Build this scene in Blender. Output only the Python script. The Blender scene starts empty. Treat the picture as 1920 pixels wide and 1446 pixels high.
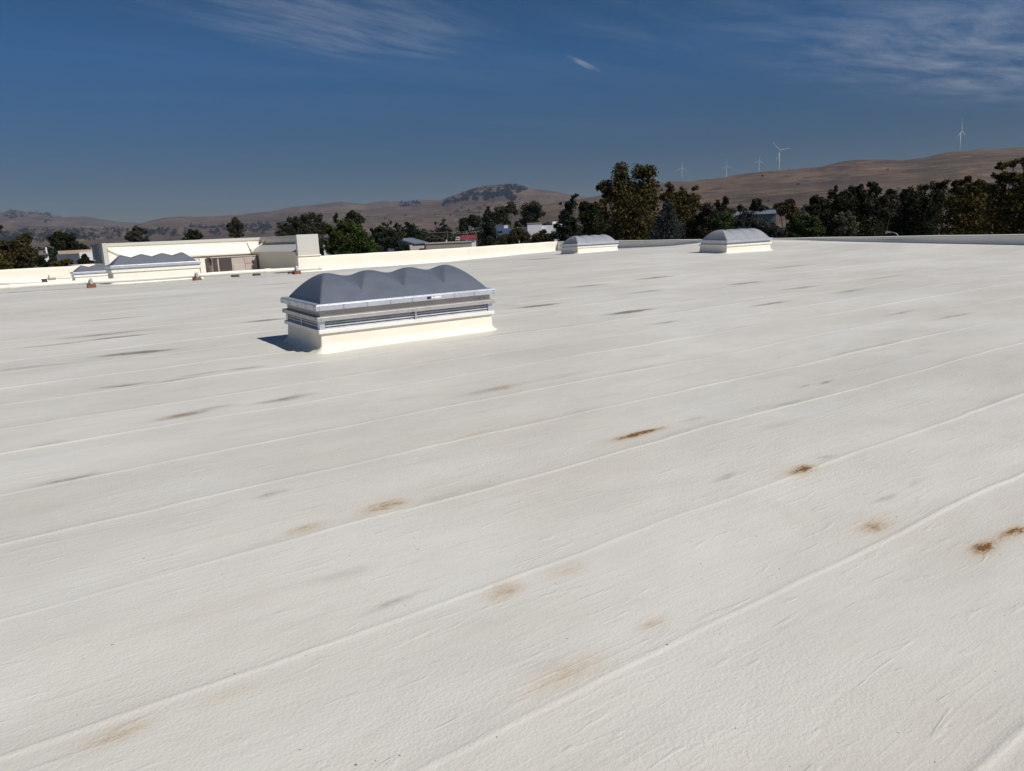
import bpy, bmesh, math, random
import numpy as np
from mathutils import Matrix, Vector

# ------------------------------------------------------------------ camera, sky, sun, exposure
S = bpy.context.scene
COL = S.collection
# axes: X runs along the membrane seams, Y across them (up the roof), Z up. Metres.
F_PX = 1390.0
RT = np.array([0.81971452, -0.57117865, -0.04269725])
UP = np.array([0.15097654, 0.14355804, 0.97805786])
FW = np.array([0.55251624, 0.80817451, -0.20391119])
EYE = np.array([0.0, 0.0, 1.619])
cd = bpy.data.cameras.new('camera')
cam = bpy.data.objects.new('camera', cd)
COL.objects.link(cam)
cam.matrix_world = Matrix(((RT[0], UP[0], -FW[0], EYE[0]), (RT[1], UP[1], -FW[1], EYE[1]),
                           (RT[2], UP[2], -FW[2], EYE[2]), (0, 0, 0, 1)))
cd.sensor_fit = 'HORIZONTAL'
cd.sensor_width = 36.0
cd.lens = 36.0 * F_PX / 1920.0
cd.clip_start = 0.05
cd.clip_end = 60000
S.camera = cam

SUN = Vector((0.245, -0.49, 0.565)).normalized()
world = bpy.data.worlds.new('World')
S.world = world
world.use_nodes = True
wt = world.node_tree
bg = wt.nodes['Background']
bg.inputs[1].default_value = 0.064
sky = wt.nodes.new('ShaderNodeTexSky')
sky.sky_type = 'NISHITA'
sky.sun_disc = False
sky.sun_elevation = math.asin(SUN.z)
sky.sun_rotation = math.atan2(SUN.x, SUN.y)
sky.altitude = 6000
sky.air_density = 1.0
sky.dust_density = 0.0
sky.ozone_density = 8.0


def W(t, typ, **kw):
    n = t.nodes.new(typ)
    for k, v in kw.items():
        setattr(n, k, v)
    return n


def mathn(t, op, a, b=None, c=None, clamp=False):
    n = W(t, 'ShaderNodeMath', operation=op, use_clamp=clamp)
    for i, v in enumerate((a, b, c)):
        if v is None:
            continue
        if isinstance(v, (int, float)):
            n.inputs[i].default_value = v
        else:
            t.links.new(v, n.inputs[i])
    return n.outputs[0]


def vmath(t, op, a, b=None, c=None):
    n = W(t, 'ShaderNodeVectorMath', operation=op)
    for i, v in enumerate((a, b, c)):
        if v is None:
            continue
        if isinstance(v, (tuple, list)):
            n.inputs[i].default_value = v
        else:
            t.links.new(v, n.inputs[i])
    return n.outputs['Value'] if op in ('LENGTH', 'DOT_PRODUCT', 'DISTANCE') else n.outputs[0]


def noise(t, vec, scale, detail=3.0, rough=0.55, dist=0.0):
    n = W(t, 'ShaderNodeTexNoise')
    n.inputs['Scale'].default_value = scale
    n.inputs['Detail'].default_value = detail
    n.inputs['Roughness'].default_value = rough
    n.inputs['Distortion'].default_value = dist
    t.links.new(vec, n.inputs['Vector'])
    return n.outputs['Fac']


def maprange(t, v, a, b, c=0.0, d=1.0, smooth=False):
    n = W(t, 'ShaderNodeMapRange')
    n.interpolation_type = 'SMOOTHSTEP' if smooth else 'LINEAR'
    for i, x in zip((1, 2, 3, 4), (a, b, c, d)):
        n.inputs[i].default_value = x
    t.links.new(v, n.inputs[0])
    return n.outputs[0]


def mixc(t, fac, a, b, blend='MIX'):
    n = W(t, 'ShaderNodeMix', data_type='RGBA', blend_type=blend)
    for i, v in zip((0, 6, 7), (fac, a, b)):
        if isinstance(v, (int, float)):
            n.inputs[i].default_value = v
        elif isinstance(v, (tuple, list)):
            n.inputs[i].default_value = (*v, 1.0)
        else:
            t.links.new(v, n.inputs[i])
    return n.outputs[2]


# thin high cirrus over the whole dome, denser in two banks; drawn on a flat layer overhead
tc = W(wt, 'ShaderNodeTexCoord')
gen = tc.outputs['Generated']
sep = W(wt, 'ShaderNodeSeparateXYZ')
wt.links.new(gen, sep.inputs[0])
zc = mathn(wt, 'MAXIMUM', sep.outputs[2], 0.03)
comb = W(wt, 'ShaderNodeCombineXYZ')
wt.links.new(mathn(wt, 'DIVIDE', sep.outputs[0], zc), comb.inputs[0])
wt.links.new(mathn(wt, 'DIVIDE', sep.outputs[1], zc), comb.inputs[1])
flat = comb.outputs[0]


def ray(x, y):
    return RT * (x - 960) / F_PX + UP * (723 - y) / F_PX + FW


def skypt(x, y):
    d = ray(x, y)
    return (d[0] / d[2], d[1] / d[2])


def cirrus_bank(x0, y0, x1, y1, width, seed_off, stretch, thr, power):
    """streaky cloud along a line of the cloud layer"""
    a = np.array(skypt(x0, y0)); b = np.array(skypt(x1, y1))
    c = (a + b) / 2; L = np.linalg.norm(b - a) / 2; ang = math.atan2(b[1] - a[1], b[0] - a[0])
    m = W(wt, 'ShaderNodeMapping', vector_type='TEXTURE')
    m.inputs[1].default_value = (c[0], c[1], 0); m.inputs[2].default_value = (0, 0, ang)
    wt.links.new(flat, m.inputs[0])
    loc = m.outputs[0]
    e = vmath(wt, 'LENGTH', vmath(wt, 'MULTIPLY', loc, (1 / L, 1 / width, 0)))
    env = maprange(wt, e, 1.0, 0.25, smooth=True)
    wob = W(wt, 'ShaderNodeTexNoise'); wob.inputs['Scale'].default_value = 0.8
    wt.links.new(loc, wob.inputs['Vector'])
    p = vmath(wt, 'MULTIPLY_ADD', wob.outputs['Color'], (0.35, 0.35, 0), loc)
    rotm = W(wt, 'ShaderNodeMapping'); rotm.inputs[1].default_value = (seed_off, 0, 0)
    rotm.inputs[2].default_value = (0, 0, stretch[2]); rotm.inputs[3].default_value = (stretch[0], stretch[1], 1)
    wt.links.new(p, rotm.inputs[0])
    n1 = noise(wt, rotm.outputs[0], 1.15, 10.0, 0.67)
    v = maprange(wt, n1, thr, thr + 0.33)
    return mathn(wt, 'MULTIPLY', mathn(wt, 'POWER', mathn(wt, 'MULTIPLY', v, env, clamp=True), 1.25), power)


banks = [cirrus_bank(80, -90, 940, 125, 0.85, 3.1, (0.9, 4.2, 0.22), 0.35, 0.36),
         cirrus_bank(1080, -110, 2400, 215, 1.9, 7.7, (0.95, 2.9, -0.1), 0.34, 0.78),
         cirrus_bank(1050, 97, 1138, 142, 0.05, 1.3, (3.0, 14.0, 0.15), 0.26, 0.40),
         cirrus_bank(900, -40, 1500, 120, 0.8, 12.0, (1.0, 4.0, 0.6), 0.42, 0.1)]
everywhere = W(wt, 'ShaderNodeMapping'); everywhere.inputs[3].default_value = (0.25, 1.1, 1)
everywhere.inputs[2].default_value = (0, 0, 0.6)
wt.links.new(flat, everywhere.inputs[0])
thin = maprange(wt, noise(wt, everywhere.outputs[0], 0.6, 6.0, 0.6), 0.52, 0.85, 0.0, 0.12)
tot = thin
for b_ in banks:
    tot = mathn(wt, 'MAXIMUM', tot, b_)
tot = mathn(wt, 'MULTIPLY', tot, maprange(wt, sep.outputs[2], 0.06, 0.2), clamp=True)
# a dusty brown layer lies along the whole horizon and dulls the blue there
dust = W(wt, 'ShaderNodeValToRGB')
dust.color_ramp.elements[0].position = 0.03; dust.color_ramp.elements[0].color = (0.72, 0.39, 0.17, 1)
dust.color_ramp.elements[1].position = 0.21; dust.color_ramp.elements[1].color = (0.56, 0.94, 0.93, 1)
e_ = dust.color_ramp.elements.new(0.10); e_.color = (0.62, 0.57, 0.44, 1)
wt.links.new(sep.outputs[2], dust.inputs[0])
clear = mixc(wt, 1.0, sky.outputs[0], dust.outputs[0], 'MULTIPLY')
skycol = mixc(wt, tot, clear, (6.0, 6.4, 7.4))
wt.links.new(skycol, bg.inputs[0])

sd = bpy.data.lights.new('sun', 'SUN')
sd.energy = 4.4
sd.angle = math.radians(0.53)
sd.color = (1.0, 0.95, 0.88)
sun = bpy.data.objects.new('sun', sd)
COL.objects.link(sun)
sun.rotation_euler = SUN.to_track_quat('Z', 'Y').to_euler()

vs = S.view_settings
vs.view_transform = 'Standard'
vs.look = 'None'
vs.exposure = 0.0
vs.gamma = 1.0
vs.use_curve_mapping = False
S.cycles.max_bounces = 6
S.cycles.diffuse_bounces = 4
S.cycles.use_adaptive_sampling = True
S.cycles.adaptive_threshold = 0.02
S.cycles.use_denoising = True
S.cycles.volume_bounces = 0

# ------------------------------------------------------------------ helpers
GROUND = -7.6
SLOPE = 0.027
RIDGE = 22.4
PAR_V = 35.5
PAR_U = 28.0


def hit_d(x, y, D):
    """point on the view of column x, row y that lies D metres away on the level"""
    d = ray(x, y)
    t = D / math.hypot(d[0], d[1])
    return EYE + d * t, t / F_PX


def roofz(u, v):
    base = np.interp(u, (-30, 0, 10, 20, 28), (0.52, 0.49, 0.11, 0.13, 0.34))
    up = SLOPE * v
    dn = RIDGE * SLOPE + (base - RIDGE * SLOPE) * (v - RIDGE) / (PAR_V - RIDGE)
    k = np.clip((np.asarray(u) - 24.6) / 3.3, 0, 1)
    cant = 0.14 * k * k * (3 - 2 * k) * np.clip((26.5 - np.asarray(v)) / 4.0, 0, 1)     # the deck rises to the far parapet
    return np.where(np.asarray(v) <= RIDGE, up, dn) + cant


def roof_at(x, y):
    d = ray(x, y)
    t = EYE[2] / (SLOPE * d[1] - d[2])
    return EYE + d * t, t / F_PX


def mesh_obj(name, verts, faces, mat, parent=None, smooth=False):
    me = bpy.data.meshes.new(name)
    me.from_pydata([tuple(map(float, p)) for p in verts], [], [tuple(map(int, q)) for q in faces])
    me.materials.append(mat)
    if smooth:
        me.polygons.foreach_set('use_smooth', [True] * len(me.polygons))
    me.update()
    o = bpy.data.objects.new(name, me)
    COL.objects.link(o)
    if parent:
        o.parent = parent
    return o


def fast_mesh(name, V, Q, mat, parent=None, smooth=False):
    """big quad meshes from numpy arrays"""
    me = bpy.data.meshes.new(name)
    V = np.asarray(V, dtype=np.float32); Q = np.asarray(Q, dtype=np.int32)
    k = Q.shape[1]
    me.vertices.add(len(V)); me.vertices.foreach_set('co', V.ravel())
    me.loops.add(Q.size); me.loops.foreach_set('vertex_index', Q.ravel())
    me.polygons.add(len(Q))
    me.polygons.foreach_set('loop_start', np.arange(0, Q.size, k, dtype=np.int32))
    if smooth:
        me.polygons.foreach_set('use_smooth', np.ones(len(Q), dtype=bool))
    me.materials.append(mat)
    me.update(calc_edges=True)
    me.validate()
    o = bpy.data.objects.new(name, me)
    COL.objects.link(o)
    if parent:
        o.parent = parent
    return o


class MB:
    """collects simple solids into one mesh"""
    def __init__(self):
        self.v = []; self.f = []

    def add(self, V, Fs):
        n = len(self.v)
        self.v += [tuple(p) for p in V]
        self.f += [tuple(i + n for i in q) for q in Fs]
        return self

    def box(self, x0, x1, y0, y1, z0, z1):
        V = [(x0, y0, z0), (x1, y0, z0), (x1, y1, z0), (x0, y1, z0), (x0, y0, z1), (x1, y0, z1), (x1, y1, z1), (x0, y1, z1)]
        return self.add(V, [(0, 3, 2, 1), (4, 5, 6, 7), (0, 1, 5, 4), (1, 2, 6, 5), (2, 3, 7, 6), (3, 0, 4, 7)])

    def hexa(self, b, t):
        return self.add(list(b) + list(t), [(0, 3, 2, 1), (4, 5, 6, 7), (0, 1, 5, 4), (1, 2, 6, 5), (2, 3, 7, 6), (3, 0, 4, 7)])

    def tube(self, pts, rad, n=10, caps=True):
        pts = [Vector(p) for p in pts]
        rad = rad if isinstance(rad, (list, tuple)) else [rad] * len(pts)
        base = len(self.v)
        for i, p in enumerate(pts):
            d = (pts[min(i + 1, len(pts) - 1)] - pts[max(i - 1, 0)]).normalized()
            a = d.orthogonal().normalized() if abs(d.z) < 0.9 else d.cross(Vector((1, 0, 0))).normalized()
            if abs(d.z) < 0.9:
                a = d.cross(Vector((0, 0, 1))).normalized()
            b = d.cross(a).normalized()
            for k in range(n):
                an = 2 * math.pi * k / n
                self.v.append(tuple(p + (a * math.cos(an) + b * math.sin(an)) * rad[i]))
        for i in range(len(pts) - 1):
            for k in range(n):
                a0 = base + i * n + k; a1 = base + i * n + (k + 1) % n
                self.f.append((a0, a1, a1 + n, a0 + n))
        if caps:
            self.f.append(tuple(base + k for k in reversed(range(n))))
            self.f.append(tuple(base + (len(pts) - 1) * n + k for k in range(n)))
        return self

    def build(self, name, mat, parent=None, smooth=False, bevel=0.0):
        o = mesh_obj(name, self.v, self.f, mat, parent, smooth)
        if bevel:
            m = o.modifiers.new('bevel', 'BEVEL'); m.width = bevel; m.segments = 2; m.limit_method = 'ANGLE'
        return o


def empty(name, loc=(0, 0, 0), rz=0.0):
    o = bpy.data.objects.new(name, None)
    o.empty_display_size = 0.2
    COL.objects.link(o)
    o.location = loc
    o.rotation_euler = (0, 0, rz)
    return o


def tag(o, label=None, cat=None, group=None, kind=None):
    if label: o['label'] = label
    if cat: o['category'] = cat
    if group: o['group'] = group
    if kind: o['kind'] = kind
    return o


def vnoise(x, y, seed=0):
    xi = np.floor(x).astype(np.int64); yi = np.floor(y).astype(np.int64)
    fx = x - xi; fy = y - yi
    fx = fx * fx * (3 - 2 * fx); fy = fy * fy * (3 - 2 * fy)

    def h(i, j):
        n = (i * 374761393 + j * 668265263 + seed * 1442695041) & 0x7fffffff
        n = ((n ^ (n >> 13)) * 1274126177) & 0x7fffffff
        return ((n ^ (n >> 16)) & 0xffff) / 65535.0
    a = h(xi, yi) * (1 - fx) + h(xi + 1, yi) * fx
    b = h(xi, yi + 1) * (1 - fx) + h(xi + 1, yi + 1) * fx
    return a * (1 - fy) + b * fy


def fbm(x, y, seed=0, oct=4):
    s = 0; a = 0.5
    for k in range(oct):
        s = s + a * vnoise(x, y, seed + k * 17); x = x * 2.03; y = y * 2.03; a *= 0.5
    return s


# ------------------------------------------------------------------ materials
def mat_new(name):
    m = bpy.data.materials.new(name); m.use_nodes = True
    return m, m.node_tree, m.node_tree.nodes['Principled BSDF']


def objcoord(t):
    return W(t, 'ShaderNodeTexCoord').outputs['Object']


def poscoord(t):
    return W(t, 'ShaderNodeNewGeometry').outputs['Position']


def setp(p, rough=0.6, metal=0.0, spec=0.4):
    p.inputs['Roughness'].default_value = rough
    p.inputs['Metallic'].default_value = metal
    p.inputs['Specular IOR Level'].default_value = spec


def bump(t, p, h, strength, dist):
    b = W(t, 'ShaderNodeBump')
    b.inputs['Strength'].default_value = strength
    b.inputs['Distance'].default_value = dist
    t.links.new(h, b.inputs['Height'])
    t.links.new(b.outputs[0], p.inputs['Normal'])


def simple(name, col, rough=0.6, metal=0.0, spec=0.4, var=0.12, scale=3.0, bumpd=0.0):
    m, t, p = mat_new(name); setp(p, rough, metal, spec)
    pos = poscoord(t)
    n = noise(t, pos, scale, 5.0, 0.6)
    f = maprange(t, n, 0.3, 0.7, 1 - var, 1 + var)
    c = W(t, 'ShaderNodeVectorMath', operation='SCALE'); c.inputs[0].default_value = col
    t.links.new(f, c.inputs[3]); t.links.new(c.outputs[0], p.inputs['Base Color'])
    if bumpd:
        bump(t, p, noise(t, pos, scale * 9, 4.0), 0.6, bumpd)
    return m


def coating(name, col, grime=(0.50, 0.44, 0.33)):
    """brushed elastomeric coat on upstands: faint runs and dirt, wavy surface"""
    m, t, p = mat_new(name); setp(p, 0.55, 0, 0.35)
    pos = poscoord(t)
    st = vmath(t, 'MULTIPLY', pos, (3.0, 3.0, 0.5))
    runs = maprange(t, noise(t, st, 1.6, 5.0, 0.6), 0.52, 0.8, 0.0, 0.35)
    big = maprange(t, noise(t, pos, 0.7, 3.0), 0.35, 0.7, 0.0, 0.12)
    c = mixc(t, runs, col, tuple(a * 0.82 for a in col))
    c = mixc(t, big, c, grime)
    t.links.new(c, p.inputs['Base Color'])
    h = mathn(t, 'ADD', mathn(t, 'MULTIPLY', noise(t, pos, 60.0, 3.0), 0.25), noise(t, vmath(t, 'MULTIPLY', pos, (1, 1, 0.6)), 3.5, 3.0))
    bump(t, p, h, 0.5, 0.02)
    return m


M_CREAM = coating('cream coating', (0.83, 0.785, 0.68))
M_CREAM2 = coating('lightened cream coating', (0.88, 0.85, 0.77))  # colour lightened to make up missing fill on the shaded far parapet
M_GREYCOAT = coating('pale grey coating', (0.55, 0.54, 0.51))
M_CREAM_SHADE = coating('shade-toned cream coating', (0.72, 0.67, 0.54))  # the same cream, darkened so the colour carries the shade
M_WHITECAP = simple('white coated metal', (0.80, 0.79, 0.75), 0.45, 0, 0.4, 0.05)
M_ALU = simple('mill aluminium', (0.56, 0.59, 0.66), 0.42, 0.6, 0.5, 0.10, 9.0)
M_ALU_D = simple('dull aluminium', (0.47, 0.46, 0.46), 0.45, 0.55, 0.5, 0.10, 6.0)
M_SLAT = simple('louvre aluminium', (0.62, 0.65, 0.70), 0.38, 0.35, 0.5, 0.15, 12.0)
M_BLACK = simple('painted void shade', (0.02, 0.02, 0.022), 0.7)
M_SCREW = simple('galvanised screw', (0.5, 0.5, 0.52), 0.35, 0.8)
M_NAVY = simple('navy sticker', (0.02, 0.03, 0.10), 0.4)
M_STICK = simple('white sticker', (0.75, 0.76, 0.8), 0.4)
M_PVC = simple('coated pvc', (0.80, 0.775, 0.70), 0.4, 0, 0.4, 0.06, 2.0)
M_WOOD = simple('redwood block', (0.22, 0.10, 0.05), 0.75, 0, 0.2, 0.35, 14.0, 0.003)
M_AC = simple('beige sheet metal', (0.47, 0.40, 0.36), 0.5, 0, 0.4, 0.06)
M_BAND = simple('weathered sheet metal', (0.44, 0.41, 0.385), 0.5, 0.15, 0.4, 0.08)
M_AC_D = simple('coil guard', (0.075, 0.062, 0.058), 0.6, 0, 0.3, 0.3, 30.0)
M_FACADE = simple('stucco', (0.42, 0.38, 0.31), 0.9, 0, 0.2, 0.1, 1.0, 0.004)


def dome_mat(name='smoked acrylic', ca=(0.112, 0.130, 0.168), cb=(0.165, 0.182, 0.218)):
    m, t, p = mat_new(name); setp(p, 0.30, 0, 0.5)
    pos = poscoord(t)
    dust = maprange(t, noise(t, vmath(t, 'MULTIPLY', pos, (1, 1, 2.0)), 3.0, 6.0, 0.65), 0.35, 0.75, 0.0, 0.3)
    spots = maprange(t, noise(t, pos, 17.0, 4.0, 0.6), 0.62, 0.78, 0.0, 0.35)
    c = mixc(t, dust, ca, cb)
    c = mixc(t, spots, c, cb)
    t.links.new(c, p.inputs['Base Color'])
    t.links.new(maprange(t, dust, 0, 0.3, 0.26, 0.5), p.inputs['Roughness'])
    bump(t, p, noise(t, pos, 5.0, 2.0), 0.25, 0.01)
    return m


M_DOME = dome_mat()

# stains: (px x, px y, half length along seams px, half width px, strength, rust or grime)
STAINS = [
    (1848, 1029, 50, 20, .75, 1), (1850, 1029, 26, 10, .3, 1), (1900, 1000, 52, 15, .75, 1), (1640, 985, 45, 20, .55, 1), (1498, 884, 32, 12, .8, 1),
    (1195, 815, 64, 6, .70, 1), (1212, 809, 44, 3, .30, 1), (945, 1106, 46, 20, .45, 1), (935, 1104, 24, 12, .12, 1), (575, 991, 48, 11, .48, 1),
    (716, 951, 46, 11, .55, 1), (338, 780, 42, 7, .8, 0), (335, 780, 30, 5, .45, 1), (236, 663, 46, 5, .8, 0), (290, 659, 36, 4, .7, 0),
    (530, 747, 50, 7, .55, 0), (398, 766, 34, 6, .35, 0), (925, 731, 60, 7, .45, 0), (945, 729, 40, 5, .4, 1), (1548, 716, 22, 4, .7, 0), (1510, 723, 20, 4, .35, 0),
    (215, 1382, 70, 20, .3, 1), (245, 1372, 34, 14, .15, 1), (1065, 1265, 110, 40, .32, 1), (1010, 1250, 60, 26, .2, 0), (1226, 1165, 40, 16, .34, 1),
    (1070, 1065, 60, 20, .26, 1), (510, 929, 26, 10, .4, 0), (880, 818, 90, 5, .25, 2), (900, 812, 70, 3, .25, 2),
    (1190, 583, 44, 4, .8, 0), (1160, 587, 34, 4, .6, 0), (1008, 574, 44, 3, 1.0, 0), (128, 895, 44, 7, .5, 0), (100, 830, 26, 5, .3, 0),
    (1667, 935, 28, 11, .38, 0), (1370, 895, 34, 10, .35, 0), (1550, 860, 26, 8, .45, 0), (1720, 905, 30, 8, .22, 0), (745, 1127, 60, 11, .35, 0),
    (228, 722, 40, 4, .7, 0), (330, 711, 36, 3, .5, 0), (466, 690, 28, 4, .5, 0), (380, 700, 50, 4, .35, 0), (1400, 531, 40, 2.5, .8, 0), (1228, 521, 44, 2, .8, 0),
    (1100, 536, 40, 2.5, .6, 0), (1210, 547, 40, 2.5, .55, 0), (1445, 570, 50, 3, .7, 0), (1595, 545, 46, 3, .7, 0), (1690, 587, 40, 3, .6, 0), (1785, 594, 60, 3.5, .5, 0),
    (1500, 540, 50, 2.5, .6, 0), (1245, 605, 40, 3, .5, 0), (200, 627, 60, 3, .6, 0), (220, 632, 40, 2.5, .8, 0), (100, 645, 60, 3, .4, 0), (210, 598, 50, 2.5, .5, 0),
    (500, 601, 36, 3, .9, 0), (60, 690, 60, 4, .35, 0), (1300, 787, 30, 6, .3, 0), (640, 1080, 70, 24, .2, 0), (1460, 800, 60, 12, .16, 0), (420, 1310, 60, 18, .2, 1),
    (1010, 486, 40, 1.6, .7, 0), (700, 530, 50, 2, .5, 0), (520, 532, 40, 2, .45, 0), (1480, 500, 60, 2, .5, 0), (1660, 520, 60, 2.5, .4, 0),
]


def roof_mat():
    m, t, p = mat_new('white roof coating')
    setp(p, 0.55, 0, 0.32)
    pos = poscoord(t)
    at = W(t, 'ShaderNodeVertexColor', layer_name='stain')
    sp = W(t, 'ShaderNodeSeparateColor')
    t.links.new(at.outputs[0], sp.inputs[0])
    accs = [sp.outputs[0], sp.outputs[1], sp.outputs[2]]
    grain = maprange(t, noise(t, vmath(t, 'MULTIPLY', pos, (1.0, 2.2, 1.0)), 24.0, 4.0, 0.75), 0.34, 0.66, 0.5, 1.45)
    blot = maprange(t, noise(t, vmath(t, 'MULTIPLY', pos, (1.0, 2.0, 1.0)), 5.0, 3.0, 0.7), 0.3, 0.62, 0.6, 1.25)
    gb = mathn(t, 'MULTIPLY', grain, blot)
    acc = [mathn(t, 'MULTIPLY', mathn(t, 'POWER', a_, 1.25), gb, clamp=True) for a_ in accs]
    # the coat itself: clean to slightly chalky, broad dusty patches, thin smears that follow the laps
    big = noise(t, vmath(t, 'MULTIPLY', pos, (0.16, 0.42, 1)), 1.0, 5.0, 0.6)
    c = mixc(t, maprange(t, big, 0.40, 0.60), (0.582, 0.566, 0.517), (0.662, 0.648, 0.602))
    pink = noise(t, vmath(t, 'MULTIPLY', pos, (0.5, 0.9, 1)), 1.0, 4.0, 0.6)
    c = mixc(t, maprange(t, pink, 0.47, 0.66, 0, 0.45), c, (0.585, 0.540, 0.490))
    patch = noise(t, vmath(t, 'MULTIPLY', pos, (0.9, 1.5, 1)), 0.8, 5.0, 0.62, 0.8)
    c = mixc(t, maprange(t, patch, 0.52, 0.64, 0, 0.22), c, (0.70, 0.70, 0.68))
    c = mixc(t, maprange(t, patch, 0.46, 0.34, 0, 0.16), c, (0.45, 0.43, 0.39))
    streak = noise(t, vmath(t, 'MULTIPLY', pos, (0.55, 5.5, 1)), 1.0, 6.0, 0.62)
    far = maprange(t, noise(t, vmath(t, 'MULTIPLY', pos, (0.11, 0.2, 1)), 1.0, 2.0), 0.42, 0.6)
    c = mixc(t, mathn(t, 'MULTIPLY', maprange(t, streak, 0.57, 0.78, 0, 0.40), far), c, (0.30, 0.28, 0.25))
    fine = noise(t, vmath(t, 'MULTIPLY', pos, (6, 14, 1)), 1.0, 4.0, 0.7)
    c = mixc(t, maprange(t, fine, 0.52, 0.8, 0, 0.22), c, (0.45, 0.42, 0.375))
    specks = noise(t, pos, 48.0, 1.0, 0.4)
    c = mixc(t, maprange(t, specks, 0.80, 0.815, 0, 0.8), c, (0.13, 0.11, 0.09))
    c = mixc(t, acc[2], c, (0.60, 0.47, 0.27))
    c = mixc(t, mathn(t, 'MULTIPLY', acc[0], 0.85), c, (0.155, 0.130, 0.100))
    rust = mixc(t, acc[1], (0.57, 0.41, 0.22), (0.205, 0.100, 0.030))
    c = mixc(t, mathn(t, 'POWER', acc[1], 0.8), c, rust)
    t.links.new(c, p.inputs['Base Color'])
    # relief: orange peel, brush drag along the seams, scattered small wrinkles
    peel = noise(t, pos, 78.0, 2.0, 0.6)
    peel2 = noise(t, vmath(t, 'MULTIPLY', pos, (1.0, 1.7, 1)), 20.0, 3.0, 0.6)
    drag = noise(t, vmath(t, 'MULTIPLY', pos, (1.6, 26, 1)), 1.0, 4.0, 0.55)
    wr = W(t, 'ShaderNodeTexWave', wave_type='BANDS', bands_direction='Y')
    wr.inputs['Scale'].default_value = 3.0; wr.inputs['Distortion'].default_value = 9.0
    wr.inputs['Detail'].default_value = 3.0; wr.inputs['Detail Scale'].default_value = 1.2
    t.links.new(vmath(t, 'MULTIPLY', pos, (0.35, 1.6, 1)), wr.inputs['Vector'])
    wmask = maprange(t, noise(t, vmath(t, 'MULTIPLY', pos, (0.7, 1.3, 1)), 1.3, 3.0), 0.5, 0.68)
    wsharp = mathn(t, 'MULTIPLY', mathn(t, 'POWER', wr.outputs['Fac'], 9.0), wmask)
    # short creases in the skin
    cre = noise(t, vmath(t, 'MULTIPLY', pos, (3.2, 17, 1)), 1.0, 3.0, 0.5, 0.6)
    crease = mathn(t, 'MULTIPLY', maprange(t, cre, 0.60, 0.72, 0, 1, True), 1.0)
    gm = maprange(t, noise(t, pos, 0.55, 2.0), 0.38, 0.62, 0.45, 1.0)
    h = mathn(t, 'MULTIPLY', peel, 0.50)
    h = mathn(t, 'MULTIPLY', mathn(t, 'MULTIPLY_ADD', peel2, 0.36, h), gm)
    h = mathn(t, 'MULTIPLY_ADD', drag, 0.30, h)
    h = mathn(t, 'MULTIPLY_ADD', wsharp, 0.16, h)
    h = mathn(t, 'MULTIPLY_ADD', crease, 0.26, h)
    bump(t, p, h, 0.65, 0.008)
    return m


M_ROOF = roof_mat()

# ------------------------------------------------------------------ roof deck
SEAMS = [-11.7, -10.7, -9.75, -8.8, -7.8, -6.85, -5.9, -4.95, -4.0, -3.05, -2.1, -1.15, -0.2, 0.8, 1.8, 2.62, 3.63, 4.58, 5.5, 6.5, 7.32,
         8.35, 9.25, 10.2, 11.2, 12.2, 13.1, 14.05, 15.0, 15.95, 16.9, 17.9, 18.85, 19.8, 20.75, 21.7]
vlines = set()
for s in SEAMS:
    for d in (-0.12, -0.04, -0.022, -0.012, 0, 0.01, 0.022, 0.045, 0.09, 0.15, 0.22, 0.29, 0.36, 0.43, 0.5, 0.57, 0.64, 0.72):
        vlines.add(round(s + d, 4))
for v in np.arange(0.9, 5.6, 0.03):
    vlines.add(round(float(v), 4))
for v in np.arange(22.3, 35.6, 0.3):
    vlines.add(round(float(v), 4))
vlines.update((-12.5, 22.0, 22.2, 22.4, 22.6, 35.55))
vl = np.array(sorted(x for x in vlines if -12.6 < x < 35.6))
keep = [vl[0]]
for x in vl[1:]:
    if x - keep[-1] > 0.008:
        keep.append(x)
vl = np.array(keep)
ul = np.concatenate([np.arange(-24, -4, 0.5), np.arange(-4, -0.4, 0.08), np.arange(-0.4, 4.6, 0.04), np.arange(4.6, 9, 0.08), np.arange(9, 18, 0.16), np.arange(18, 28.1, 0.3)])
UU, VV = np.meshgrid(ul, vl)
ZZ = roofz(UU, VV) + 0.0
ZZ += (fbm(UU * 0.45, VV * 0.6, 5, 4) - 0.47) * 0.055 + (fbm(UU * 1.6, VV * 2.1, 9, 3) - 0.44) * 0.012
VW = VV.copy()
for i, s in enumerate(SEAMS):
    wav = (fbm(ul * 0.7, ul * 0 + i * 3.3, 40 + i, 4) - 0.47) * 0.085
    hgt = 0.0022 + 0.0105 * np.clip(fbm(ul * 0.45, ul * 0 + 1.7 * i, 90 + i, 4) - 0.22, 0, 1)
    d = VV - s
    VW += wav[None, :] * np.clip(1 - np.abs(d) / 0.45, 0, 1)
    lap = np.where(d < -0.022, 0.0, np.where(d < 0.0, (d + 0.022) / 0.022, np.exp(-np.clip(d, 0, 3) / 0.05)))
    bead = np.exp(-(d / 0.011) ** 2)
    ZZ += (0.42 * lap + 0.62 * bead) * hgt[None, :]
nu, nv = len(ul), len(vl)
RV = np.stack([UU.ravel(), VW.ravel(), ZZ.ravel()], 1)
ii, jj = np.meshgrid(np.arange(nv - 1), np.arange(nu - 1), indexing='ij')
k0 = (ii * nu + jj).ravel()
RQ = np.stack([k0, k0 + 1, k0 + nu + 1, k0 + nu], 1)
roof_o = fast_mesh('roof', RV, RQ, M_ROOF, smooth=True)
sx_, sy_ = RV[:, 0], RV[:, 1]
qx = sx_ + (fbm(sx_ * 3.0, sy_ * 4.0, 201, 4) - 0.47) * 0.15
qy = sy_ + (fbm(sx_ * 4.0, sy_ * 5.0, 301, 4) - 0.47) * 0.07
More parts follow.
